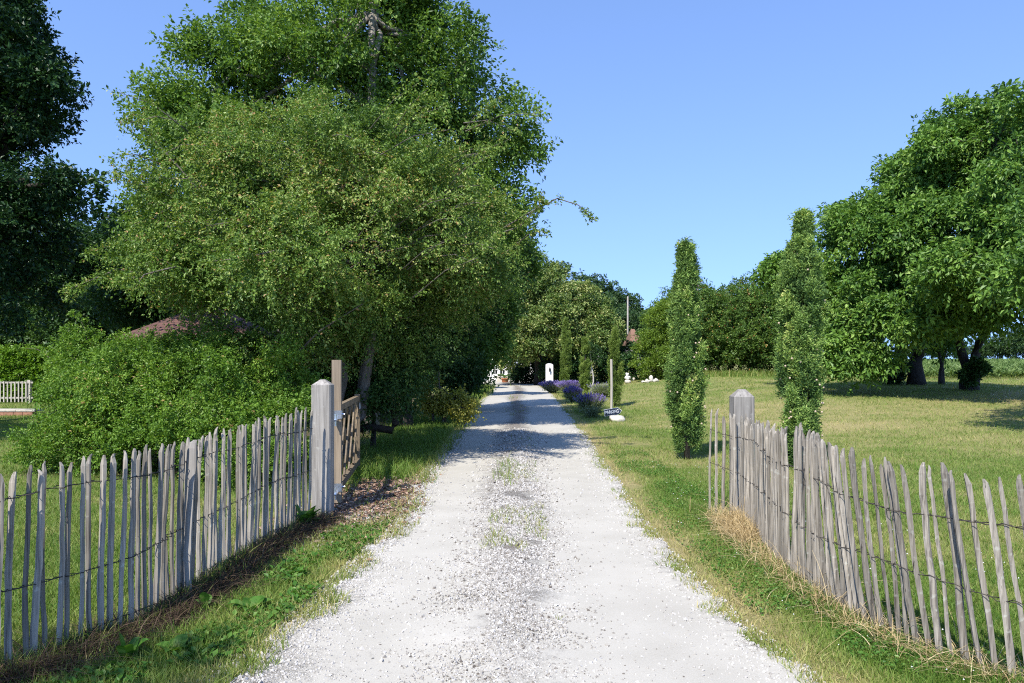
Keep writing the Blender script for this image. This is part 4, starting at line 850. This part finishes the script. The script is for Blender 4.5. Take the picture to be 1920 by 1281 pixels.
# ------------------------------------------------------------------ picket fences
def picket_mesh(h, r, seed, lean, yaw):
    rg = np.random.default_rng(seed); k = 12; z = np.concatenate([np.linspace(-.06, h-.055, k-2), [h-.02, h]])
    bx = np.cumsum(rg.normal(size=k)*.0032); by = np.cumsum(rg.normal(size=k)*.003)
    bx -= np.linspace(bx[0], bx[-1], k); by -= np.linspace(by[0], by[-1], k)
    bow = rg.normal()*.009; bx += bow*np.sin(np.linspace(0, math.pi, k))
    cx_ = bx+lean[0]*z/h; cy_ = by+lean[1]*z/h
    m = 6; ang = np.sort(rg.random(m)*.5+np.arange(m))/m*6.283+rg.random()*6
    rad = rg.uniform(.72, 1.15, m); e = np.array([1.12, .80]); tw = rg.uniform(-.3, .3)
    V = []
    for i in range(k):
        s_ = r*rg.uniform(.90, 1.10)*(1.06-.16*i/k)
        if i == k-2: s_ *= .74
        if i == k-1: s_ *= .40
        a = ang+tw*i/k
        V.append(np.stack([cx_[i]+np.cos(a)*rad*s_*e[0]+(r*.3*rg.normal()*(i == k-1)), cy_[i]+np.sin(a)*rad*s_*e[1], np.full(m, z[i])], 1))
    V = np.concatenate(V); c, n = math.cos(yaw), math.sin(yaw); x, y = V[:, 0].copy(), V[:, 1].copy()
    i = np.arange(k-1)[:, None]*m; j = np.arange(m)[None]; j2 = (j+1) % m
    Q = np.stack([i+j, i+j2, i+m+j2, i+m+j], -1).reshape(-1, 4); top = np.arange(m)+(k-1)*m
    return V, [Q, top[None]]
def fence(name, label, pts, hfun, step, side, leanfun, wires, seed, rfun):
    rg = np.random.default_rng(seed); pts = np.asarray(pts, float)
    seg = np.linalg.norm(np.diff(pts, axis=0), axis=1); cum = np.concatenate([[0], np.cumsum(seg)])
    b0 = np.array([pts[:, 0].mean(), pts[:, 1].mean(), 0]); root = empty(name, b0, label, "fence")
    s_ = 0; loc = []
    while s_ < cum[-1]:
        x = np.interp(s_, cum, pts[:, 0]); y = np.interp(s_, cum, pts[:, 1]); loc.append((x, y)); s_ += step(y)*rg.uniform(.88, 1.12)
    H = []
    for i, (x, y) in enumerate(loc):
        h = hfun(y)+rg.normal()*.018; r = rfun(rg); ln = leanfun(y, rg); H.append((h, ln))
        V, Fc = picket_mesh(h, r, seed*1000+i, ln, 0)
        o = link("picket", new_mesh("picket", V, Fc, False), M_picket, root); o.location = (x-b0[0], y-b0[1]+rg.normal()*.006, float(gz(x, y)))
    loc = np.array(loc)
    for hw in wires:
        for ph in (0, 1):
            P_ = []
            for i in range(len(loc)):
                f = hw(loc[i, 1])/H[i][0]
                q = np.array([loc[i, 0]+H[i][1][0]*f, loc[i, 1]+H[i][1][1]*f, float(gz(*loc[i]))+hw(loc[i, 1])+rg.normal()*.006])
                s2 = .020*(1 if (i+ph) % 2 else -1); q[0] += side*s2; P_.append(q)
                if i < len(loc)-1:
                    f2 = .5; nx = loc[i+1]; q2 = np.array([(loc[i, 0]+nx[0])/2+(H[i][1][0]+H[i+1][1][0])/2*f, (loc[i, 1]+nx[1])/2, float(gz(*loc[i]))+(hw(loc[i, 1])+hw(nx[1]))/2-.004]); P_.append(q2)
            mb = MB(); mb.tube(np.array(P_), .0026, 4, False)
            mb.build("wire", M_wire, root, off=b0)
    return root, loc
ly = np.linspace(7.45, 1.6, 60)
lroot, lloc = fence("picket_fence", "grey split chestnut picket fence left of the drive ending at the gate post", np.stack([left_fence_x(ly), ly], 1),
      lambda y: np.interp(y, [3.7, 4.5, 5.3, 6.3, 7.5], [1.04, 1.055, 1.06, 1.09, 1.12]), lambda y: .065, 1,
      lambda y, rg: (rg.normal()*.014+.02, rg.normal()*.012), [lambda y: np.interp(y, [3.7, 7.5], [.90, .93])+.012*math.sin(y*5), lambda y: np.interp(y, [3.7, 4.5, 6, 7.5], [.42, .44, .5, .52])+.015*math.sin(y*4), lambda y: .07+.02*math.sin(y*6)], 1, lambda rg: rg.uniform(.0115, .018))
for (yy_, rr_, hh_) in ((5.02, .034, 1.06), (2.6, .034, 1.06)):
    V, Fc = picket_mesh(hh_, rr_, 777+int(yy_*10), (.03, .02), 0); o = link("stake", new_mesh("stake", V, Fc), M_post, lroot); o.location = (float(left_fence_x(yy_))+.05-lroot.location.x, yy_-lroot.location.y, 0)
ry = np.linspace(7.9, 1.6, 60)
def rlean(y, rg):
    b_ = np.interp(y, [3.7, 4.6, 5.2, 6, 8], [-.15, -.13, -.02, .0, .0]); return (b_+rg.normal()*.013+(.06 if 5.2 < y < 5.6 and rg.random() < .5 else 0), rg.normal()*.02)
rroot, rloc = fence("picket_fence", "leaning silvery picket fence right of the drive wrapped past the short post", np.stack([right_fence_x(ry), ry], 1),
      lambda y: np.interp(y, [3.7, 4.4, 5.2, 6.2, 7.3, 7.9], [1.05, 1.05, 1.11, 1.05, 1.04, 1.07]), lambda y: float(np.interp(y, [3.6, 4.4, 5.2, 7.3, 7.6, 7.9], [.074, .070, .054, .054, .12, .13])), 1,
      rlean, [lambda y: np.interp(y, [3.7, 5, 6.5, 7.9], [.78, .80, .84, .86])+.02*math.sin(y*4), lambda y: np.interp(y, [3.7, 5, 6.5, 7.9], [.43, .44, .47, .5])+.02*math.sin(y*3.3)], 2, lambda rg: rg.uniform(.012, .020))

def post(name, label, x, y, w, h, cap, rot, seed, flat=.25):
    rg = np.random.default_rng(seed); b0 = np.array([x, y, float(gz(x, y))]); q = w/2; c = .012
    ring = np.array([[-q+c, -q], [q-c, -q], [q, -q+c], [q, q-c], [q-c, q], [-q+c, q], [-q, q-c], [-q, -q+c]])
    zs = np.concatenate([np.linspace(-.2, h, 7), [h+cap]]); V = []
    for i, z in enumerate(zs):
        s_ = flat if i == 7 else 1.0; V.append(np.column_stack([ring*s_*(1+rg.normal()*.004), np.full(8, z)]))
    V = np.concatenate(V); cc, sn = math.cos(rot), math.sin(rot); V[:, :2] = np.stack([cc*V[:, 0]-sn*V[:, 1], sn*V[:, 0]+cc*V[:, 1]], 1)
    i = np.arange(7)[:, None]*8; j = np.arange(8)[None]; j2 = (j+1) % 8
    o = link(name, new_mesh(name, V, [np.stack([i+j, i+j2, i+8+j2, i+8+j], -1).reshape(-1, 4), (np.arange(8)+56)[None]]), M_post); o.location = b0
    return tag(o, label, "gate post")
post("gate_post", "thick square grey gate post with pyramid top at left fence end", -1.955, 7.72, .195, 1.345, .055, .02, 1)
post("gate_post", "shorter pale square post half hidden by the right picket fence", 2.345, 7.62, .205, 1.225, .075, -.03, 2, .3)

# ------------------------------------------------------------------ wooden gate standing open
g0 = np.array([-1.93, 8.22]); g1 = np.array([-2.17, 10.5]); gd = (g1-g0)/np.linalg.norm(g1-g0); gl = np.linalg.norm(g1-g0); gn = np.array([-gd[1], gd[0]])
gb = np.array([g0[0], g0[1], 0.]); gr = empty("wooden_gate", gb, "open wooden lattice gate with one tall hinge stile behind the post", "gate")
ya = math.atan2(gd[1], gd[0])
def gbox(mb, s0, s1, z0, z1, t0, t1):
    V = []
    for z in (z0, z1):
        for s_, t_ in ((s0, t0), (s1, t0), (s1, t1), (s0, t1)): V.append([*(g0+gd*s_+gn*t_), z])
    mb.add(V, [[0, 3, 2, 1], [4, 5, 6, 7], [0, 1, 5, 4], [1, 2, 6, 5], [2, 3, 7, 6], [3, 0, 4, 7]])
mb = MB(); gbox(mb, -.03, .06, .03, 1.60, -.05, .05); mb.build("hinge_stile", M_stile, gr, off=gb)
mb = MB(); gbox(mb, gl-.08, gl, .12, 1.12, -.035, .035); mb.build("end_stile", M_gate, gr, off=gb)
for z0, z1 in ((1.03, 1.10), (.14, .22)):
    mb = MB(); gbox(mb, .062, gl-.082, z0, z1, -.03, .03); mb.build("rail", M_gate, gr, off=gb)
def slat(s0, z0, s1, z1, t_):
    mb = MB(); L = math.hypot(s1-s0, z1-z0); ux, uz = (s1-s0)/L, (z1-z0)/L; w = .03; V = []
    for tt in (t_-.009, t_+.009):
        for s_, z_ in ((s0-uz*w, z0+ux*w), (s1-uz*w, z1+ux*w), (s1+uz*w, z1-ux*w), (s0+uz*w, z0-ux*w)): V.append([*(g0+gd*s_+gn*tt), z_])
    mb.add(V, [[0, 1, 2, 3], [7, 6, 5, 4], [0, 4, 5, 1], [1, 5, 6, 2], [2, 6, 7, 3], [3, 7, 4, 0]]); mb.build("lattice_bar", M_gate, gr, off=gb)
zt, zb = 1.02, .23; hgt = zt-zb
for k in range(-2, 5):
    for dirn, t_ in ((1, -.011), (-1, .011)):
        s0 = .09+k*.5; s1 = s0+hgt*.85
        a, b2 = max(s0, .09), min(s1, gl-.10)
        if b2-a < .12: continue
        fa, fb_ = (a-s0)/(s1-s0), (b2-s0)/(s1-s0)
        za, zb2 = (zb+fa*hgt, zb+fb_*hgt) if dirn > 0 else (zt-fa*hgt, zt-fb_*hgt)
        slat(a, za, b2, zb2, t_)
for zc in (1.00, .20):
    mb = MB(); gbox(mb, -.037, .067, zc-.045, zc+.045, -.057, -.0515); gbox(mb, -.037, .067, zc-.045, zc+.045, .0515, .057); gbox(mb, -.038, -.0325, zc-.045, zc+.045, -.051, .051)
    gbox(mb, -.20, -.04, zc-.06, zc-.048, -.02, .03); mb.tube(np.array([[*(g0-gd*.10), zc-.12], [*(g0-gd*.10), zc+.01]]), .011, 8)
    mb.tube(np.array([[*(g0+gd*.02-gn*.085), zc], [*(g0+gd*.02-gn*.058), zc]]), .012, 6)
    mb.build("hinge_bracket", M_zinc, gr, off=gb)
mb = MB(); gbox(mb, gl-.12, gl-.0, .92, 1.0, -.045, -.037); mb.build("latch", M_zinc, gr, off=gb)

# ------------------------------------------------------------------ grass, weeds, stones, litter
def blades(x, y, h, w, tint, rg, lean=.5, z=None):
    k = len(x); th = rg.random(k)*6.283; a = rg.random(k)*6.283; ln = np.abs(rg.normal(size=k))*lean
    zz = gz(x, y) if z is None else z
    s_ = np.stack([np.cos(th)*w, np.sin(th)*w, np.zeros(k)], 1); b0 = np.stack([x, y, zz-.004], 1)
    tip = b0+np.stack([np.cos(a)*ln*h, np.sin(a)*ln*h, h], 1)
    midp = b0*.5+tip*.5; midp[:, 2] += h*.12*np.minimum(ln, 1)
    V = np.stack([b0-s_, b0+s_, midp+s_*.75, tip, midp-s_*.75], 1).reshape(-1, 3); i = np.arange(k)[:, None]*5
    return V, np.concatenate([i+[0, 1, 2, 4]]), np.concatenate([i+[4, 2, 3]]), np.concatenate([tint, tint])
rg = np.random.default_rng(201); k = 620000
gy_ = 2.6*np.exp(rg.random(k)**1.15*math.log(46/2.6)); gx_ = rg.uniform(-.78, .78, k)*gy_
dr_ = dryness(gx_, gy_); so_ = soilness(gx_, gy_)
l, r = drive_edges(gy_); uu = (gx_-l)/(r-l)
ed = np.minimum(np.abs(gx_-l-edge_noise(gy_, 1)), np.abs(gx_-r-edge_noise(gy_, 2)))
ond = on_drive(gx_, gy_)
keep = (~ond) & (so_ < .55+.5*rg.random(k)) & ~((gx_ < -2.6) & (gy_ > 12) & (gx_ > -7.5))
patch = fbm(gx_*2.2, gy_*2.2, 77, 3); keep &= rg.random(k) < np.clip(1.25-.9*dr_+.3*(patch-.5), .12, 1)
keep &= ~(((gx_-2.35)/.35)**2+((gy_-14.0)/.5)**2 < rg.random(k)**.3) & ~(((gx_-1.55)/.13)**2+((gy_-9.4)/.2)**2 < .9)
strip_g = ond & (np.abs(uu-.48) < .12) & (fbm(gx_*3, gy_*1.6, 91, 4)+.35*np.exp(-((gy_-7.0)/.8)**2)+.3*np.exp(-((gy_-10.4)/.8)**2)+.06*ss(14, 20, gy_) > .70) & (rg.random(k) < .3)
edge_g = ond & (ed < .13) & (rg.random(k) < .35*(noise2(gx_*6, gy_*6, 55) > .45))
sel = keep | strip_g | edge_g
gx_, gy_, dr_, uu, ond, patch = gx_[sel], gy_[sel], dr_[sel], uu[sel], ond[sel], patch[sel]; k = len(gx_)
farf = 1+gy_/9
verge = (gx_ < 0) & (gx_ > left_fence_x(gy_)) & (gy_ < 9)
shade_grass = (gx_ < 0) & (gy_ > 9) & (gx_ > -3)
h = rg.uniform(.022, .052, k)*(1+.5*(patch-.5))*np.where(verge | shade_grass, 1.5, 1)*np.where(shade_grass, 1.9, 1)*np.where(ond, .9, 1)*(1+gy_/45)
a_, b_ = fence_gap(gx_, gy_); nearf = np.exp(-(np.minimum(a_, b_)/.12)**2); h *= 1+1.4*nearf*rg.random(k)
tint = np.clip(.26+.62*dr_+rg.normal(size=k)*.13-.10*shade_grass+.25*ond*rg.random(k), 0, 1)
V, Q, T3, ti = blades(gx_, gy_, h, .0016*farf*rg.uniform(.7, 1.4, k), tint, rg, .75, np.where(ond, dz(gx_, gy_), gz(gx_, gy_)))
tag(link("lawn_grass", new_mesh("lawn_grass", V, [Q, T3], False, {"tint": ('FACE', ti)}), M_grass), "short mown green grass on the lawns and drive verges", "grass", kind="stuff")
# broad leaved clover and weeds on both verges
rg = np.random.default_rng(203); k = 30000
wy = 2.8*np.exp(rg.random(k)*math.log(13/2.8)); right = rg.random(k) < .6
l, r = drive_edges(wy); wx = np.where(right, r+.15+rg.random(k)**.8*(right_fence_x(wy)-r-.1)*1.25, l-.08-rg.random(k)*np.maximum(.1, l-left_fence_x(wy)-.5))
ok = ~on_drive(wx, wy, .03) & (noise2(wx*3, wy*2.2, 15) > np.where(right, .36, .42+.25*rg.random(k))) & (soilness(wx, wy) < .6) & ~((wx < 0) & (wy > 8))
wx, wy, right = wx[ok], wy[ok], right[ok]; k = len(wx); th = rg.random(k)*6.28
dv = unit(np.stack([np.cos(th), np.sin(th), rg.uniform(.1, 1.0, k)], 1)); ln = np.where(right, rg.uniform(.014, .03, k), rg.uniform(.015, .055, k))
V, Q = quads_from_leaves(np.stack([wx, wy, gz(wx, wy)+rg.uniform(.005, .045, k)], 1), dv, unit(rg.normal(size=(k, 3))*.35+[0, 0, 1]), ln, .62, .12)
tag(link("verge_weeds", new_mesh("verge_weeds", V, Q, False, {"tint": ('FACE', np.clip(rg.normal(.5, .27, k), 0, 1))}), M_weed), "leafy clover and weeds growing on the drive verges", "weeds", kind="stuff")
# tiny white clover heads
k = 500; cy_ = 3.4*np.exp(rg.random(k)*math.log(12/3.4)); l, r = drive_edges(cy_); cx_ = r+.3+rg.random(k)*2.5
ok = noise2(cx_*2, cy_*2, 19) > .5; cx_, cy_ = cx_[ok], cy_[ok]; k = len(cx_)
c = np.stack([cx_, cy_, gz(cx_, cy_)+rg.uniform(.03, .06, k)], 1); rr = rg.uniform(.003, .006, k)[:, None]
ax = np.eye(3); V = np.stack([c-ax[2]*rr, c+ax[0]*rr, c+ax[1]*rr, c-ax[0]*rr, c-ax[1]*rr, c+ax[2]*rr], 1).reshape(-1, 3)
f8 = np.array([[0, 2, 1], [0, 3, 2], [0, 4, 3], [0, 1, 4], [5, 1, 2], [5, 2, 3], [5, 3, 4], [5, 4, 1]])
tag(link("clover_flowers", new_mesh("clover_flowers", V, (np.arange(k)[:, None, None]*6+f8[None]).reshape(-1, 3)), M_lett), "tiny white clover heads dotted over the right verge", "clover", kind="stuff")
# loose stones
rg = np.random.default_rng(205); k = 110000
sy = 2.7*np.exp(rg.random(k)**1.2*math.log(17/2.7)); l, r = drive_edges(sy)
u_ = rg.random(k); zone = rg.random(k)
u_ = np.where(zone < .74, .47+rg.normal(size=k)*.10, np.where(zone < .93, -.05+np.abs(rg.normal(size=k))*np.where(sy > 6, .06, .12), np.where(zone < .992, 1.03-np.abs(rg.normal(size=k))*.1, u_)))
sx = l+(r-l)*u_; lit = (rg.random(k) < .12); sx = np.where(lit, -1.6+rg.normal(size=k)*.3, sx); sy = np.where(lit, 8.4+rg.normal(size=k)*.9, sy)
near_thin = (zone < .74) & (rg.random(k) > .40+.60*ss(3.8, 6.2, sy))
ok = ~near_thin & (sx > l-.35) & (sx < r+.12) | lit; ok &= ~((u_ > .15) & (u_ < .9) & (zone < .74) & (noise2(sx*5, sy*5, 8) < .25))
sx, sy = sx[ok], sy[ok]; k = len(sx)
size = rg.gamma(3.0, .0016, k)*np.sqrt(np.maximum(sy, 3)/4.5)+.0025; size = np.minimum(size, .028)
inside = on_drive(sx, sy); zz = np.where(inside, dz(sx, sy), gz(sx, sy))+size*.05
c = np.stack([sx, sy, zz], 1); ro = rg.normal(size=(k, 3, 3)); q1 = unit(ro[:, 0]); q2 = unit(np.cross(q1, ro[:, 1])); q3 = np.cross(q1, q2)
sc = rg.uniform(.55, 1.25, (k, 6))*size[:, None]
V = np.stack([c-q3*sc[:, :1]*.7, c+q1*sc[:, 1:2], c+q2*sc[:, 2:3], c-q1*sc[:, 3:4], c-q2*sc[:, 4:5], c+q3*sc[:, 5:]*.7], 1).reshape(-1, 3)
tag(link("loose_gravel", new_mesh("loose_gravel", V, (np.arange(k)[:, None, None]*6+f8[None]).reshape(-1, 3), False, {"tint": ('FACE', np.repeat(np.clip(np.where(zone[ok] < .74, rg.beta(2.2, 1.3, k), .35+.65*rg.beta(2.2, 1.3, k)), 0, 1), 8))}), M_peb), "loose white limestone chippings on the drive", "gravel", kind="stuff")
# fallen leaves under the gate
rg = np.random.default_rng(207); k = 4800; x = -1.62+rg.normal(size=k)*.34; y = 8.8+rg.normal(size=k)*1.0
ok = ~on_drive(x, y, -.1) & (x > -2.6); x, y = x[ok], y[ok]; k = len(x); th = rg.random(k)*6.28
V, Q = quads_from_leaves(np.stack([x, y, gz(x, y)+rg.uniform(.004, .03, k)], 1), unit(np.stack([np.cos(th), np.sin(th), rg.normal(size=k)*.25], 1)), unit(rg.normal(size=(k, 3))*.35+[0, 0, 1]), rg.uniform(.03, .07, k), .55)
tag(link("fallen_leaves", new_mesh("fallen_leaves", V, Q, False, {"tint": ('FACE', rg.beta(2.5, 2.2, k))}), M_litter), "dry brown fallen leaves on the ground by the open gate", "leaf litter", kind="stuff")
# long curved stems used for hay and dry stalks
def stalks(x, y, h, w, lean, tint, rg, seg=4, az=None):
    k = len(x); a = rg.random(k)*6.283 if az is None else az; t = np.linspace(0, 1, seg+1)
    d = np.stack([np.cos(a), np.sin(a), np.zeros(k)], 1); b0 = np.stack([x, y, gz(x, y)], 1)
    p = b0[:, None]+d[:, None]*(lean*h)[:, None, None]*(t**1.6)[None, :, None]
    p[..., 2] += h[:, None]*(t-.45*np.minimum(lean, 1.6)[:, None]*t**2.2)[:, :]
    s_ = np.stack([-d[:, 1], d[:, 0], np.zeros(k)], 1)+rg.normal(size=(k, 3))*.3
    ww = w[:, None, None]*(1-.75*t)[None, :, None]
    V = np.stack([p-s_[:, None]*ww, p+s_[:, None]*ww], 2).reshape(-1, 3)
    i = np.arange(k)[:, None, None]*(seg+1)*2+np.arange(seg)[None, :, None]*2
    Q = (i+np.array([0, 1, 3, 2])).reshape(-1, 4); return V, Q, np.repeat(tint, seg)
rg = np.random.default_rng(209)
k1, k2 = 1800, 3800
y1 = 6.9+rg.normal(size=k1)*.30; x1 = right_fence_x(y1)-.12+rg.normal(size=k1)*.09
y2 = rg.uniform(3.0, 7.4, k2); x2 = right_fence_x(y2)-.05+rg.normal(size=k2)*.09
x = np.concatenate([x1, x2]); y = np.concatenate([y1, y2]); h = np.concatenate([rg.uniform(.10, .28, k1), rg.uniform(.05, .20, k2)*(1+(rg.random(k2) < .04)*1.6)])
V, Q, T = stalks(x, y, h, rg.uniform(.0013, .0028, k1+k2), rg.uniform(.3, 1.7, k1+k2), np.clip(rg.normal(.55, .2, k1+k2), 0, 1), rg)
tag(link("dry_hay", new_mesh("dry_hay", V, Q, False, {"tint": ('FACE', T)}), M_hay), "straw coloured dry grass along the foot of the right picket fence", "dry grass", kind="stuff")
k = 9000; y = rg.uniform(2.4, 7.5, k); x = left_fence_x(y)+.13+rg.normal(size=k)*.10*(.5+1.2*noise2(y*1.7, y*0, 7))
V, Q, T = stalks(x, y, rg.uniform(.04, .22, k), rg.uniform(.0012, .003, k), rg.uniform(.4, 2.2, k), np.clip(rg.beta(2, 3, k), 0, 1), rg)
tag(link("dry_weed_stalks", new_mesh("dry_weed_stalks", V, Q, False, {"tint": ('FACE', T)}), M_dry), "dead brown weed stalks along the foot of the left picket fence", "dead weeds", kind="stuff")
# longer grass in the shade on the left of the drive and at the foot of the copse
k = 16000; y = 9.8*np.exp(rg.random(k)*math.log(40/9.8)); l, r = drive_edges(y); x = l-.15-rg.gamma(1.6, .45, k)
V, Q, T = stalks(x, y, rg.uniform(.08, .24, k), rg.uniform(.002, .004, k)*(1+y/14), rg.uniform(.2, 1.2, k), np.clip(rg.normal(.28, .12, k), 0, 1), rg)
tag(link("rough_grass", new_mesh("rough_grass", V, Q, False, {"tint": ('FACE', T)}), M_grass), "long rough grass in the shade along the left drive edge", "grass", kind="stuff")
k = 9000; x = rg.uniform(9, 24, k); y = np.where(rg.random(k) < .6, 43.2+rg.normal(size=k)*.5, 44+rg.random(k)*3); 
V, Q, T = stalks(x, y, rg.uniform(.15, .6, k), rg.uniform(.008, .014, k), rg.uniform(.2, .9, k), np.clip(rg.normal(.5, .2, k), 0, 1), rg)
tag(link("tall_grass", new_mesh("tall_grass", V, Q, False, {"tint": ('FACE', T)}), M_grass), "uncut tall grass at the foot of the copse", "grass", kind="stuff")
# single broad leaved docks
def dock(label, x, y, n, size, seed, upright=.6):
    rg = np.random.default_rng(seed); b0 = np.array([x, y, float(gz(x, y))]); mb = MB(); Vs = []; Qs = []; Ts = []; q = 0
    for i in range(n):
        a = rg.random()*6.283; L = size*rg.uniform(.6, 1.2); w = L*rg.uniform(.17, .24); t = np.linspace(0, 1, 7); e = upright*rg.uniform(.6, 1.3)
        d = np.array([math.cos(a), math.sin(a), 0]); s_ = np.array([-d[1], d[0], 0])
        mid = d*(L*t*.8)[:, None]*(1.2-e*.6)+np.array([0, 0, 1.])*(L*(e*t*1.1-.35*t**2.5))[:, None]
        wd = w*np.sin(np.clip(t*1.05+.02, 0, 1)*math.pi)**.75*(1+.12*rg.normal(size=7)); wd[0] = .004
        for sd in (-1, 1):
            V = np.concatenate([mid, mid+s_*sd*wd[:, None]+np.array([0, 0, 1.])*(wd*.35)[:, None]]); Vs.append(V)
            for j in range(6): Qs.append([q+j, q+j+1, q+7+j+1, q+7+j][::sd]); Ts.append(np.clip(.45+.3*rg.normal(), 0, 1))
            q += 14
    o = link("dock_plant", new_mesh("dock_plant", np.concatenate(Vs), np.array(Qs), True, {"tint": ('FACE', Ts)}), M_weed); o.location = b0
    return tag(o, label, "weed")
dock("dark green broad leaved weed at the foot of the left gate post", X(572, 7.1), 7.1, 16, .26, 1, .9)
dock("single upright pale leaf weed beside the left fence stake", X(385, 4.78), 4.78, 3, .17, 2, 1.3)
dock("spreading broad leaved weed on the left verge near the fence", X(470, 4.75), 4.75, 12, .2, 3, .5)
dock("low leafy weed in the shade at the bottom of the left verge", X(330, 4.05), 4.05, 10, .18, 4, .6)
dock("upright leafy weed in shade nearest the left fence foot", X(238, 3.95), 3.95, 5, .19, 5, 1.1)
dock("leafy weed in the middle of the left verge", X(560, 5.5), 5.5, 12, .13, 6, .6)
dock("small leafy weed near the gravel on the left verge", X(620, 6.3), 6.3, 11, .12, 7, .6)
# unseen tree added behind the camera to shade the near left fence and verge
sbz = np.array([-5.7, -2.0, 0.])
tree("unseen_shade_tree", "unseen leafy tree added behind the viewpoint to shade the near left fence", "tree", sbz, [((-5.0, -1.5, 5.0), (1.9, 1.8, 1.6)), ((-5.8, -2.4, 5.6), (1.9, 1.8, 1.6)), ((-6.2, -1.6, 4.4), (1.6, 1.5, 1.4))], M_dark, M_bark, 34000, .09, .5, .35, .14, 12, 301, trunk_r=.14, branches=20)
sbz = np.array([-17.5, 7, 0.])  # second unseen tree, added off to the left to darken the visible oak
tree("oak_tree", "unseen tall tree added beyond the left edge to shade the oak and lawn", "tree", sbz, [((-17, 7.5, 9), (3.4, 3.2, 3.5)), ((-18.5, 6, 7), (3.2, 3, 3)), ((-16, 8.5, 6.5), (2.6, 2.6, 2.4)), ((-17.5, 8, 12.5), (2.8, 2.6, 2.4)), ((-15.5, 8.5, 11), (2.0, 2.2, 2.2))], M_oak, M_barkd, 36000, .17, .8, .5, .2, 12, 302, trunk_r=.35, branches=20)
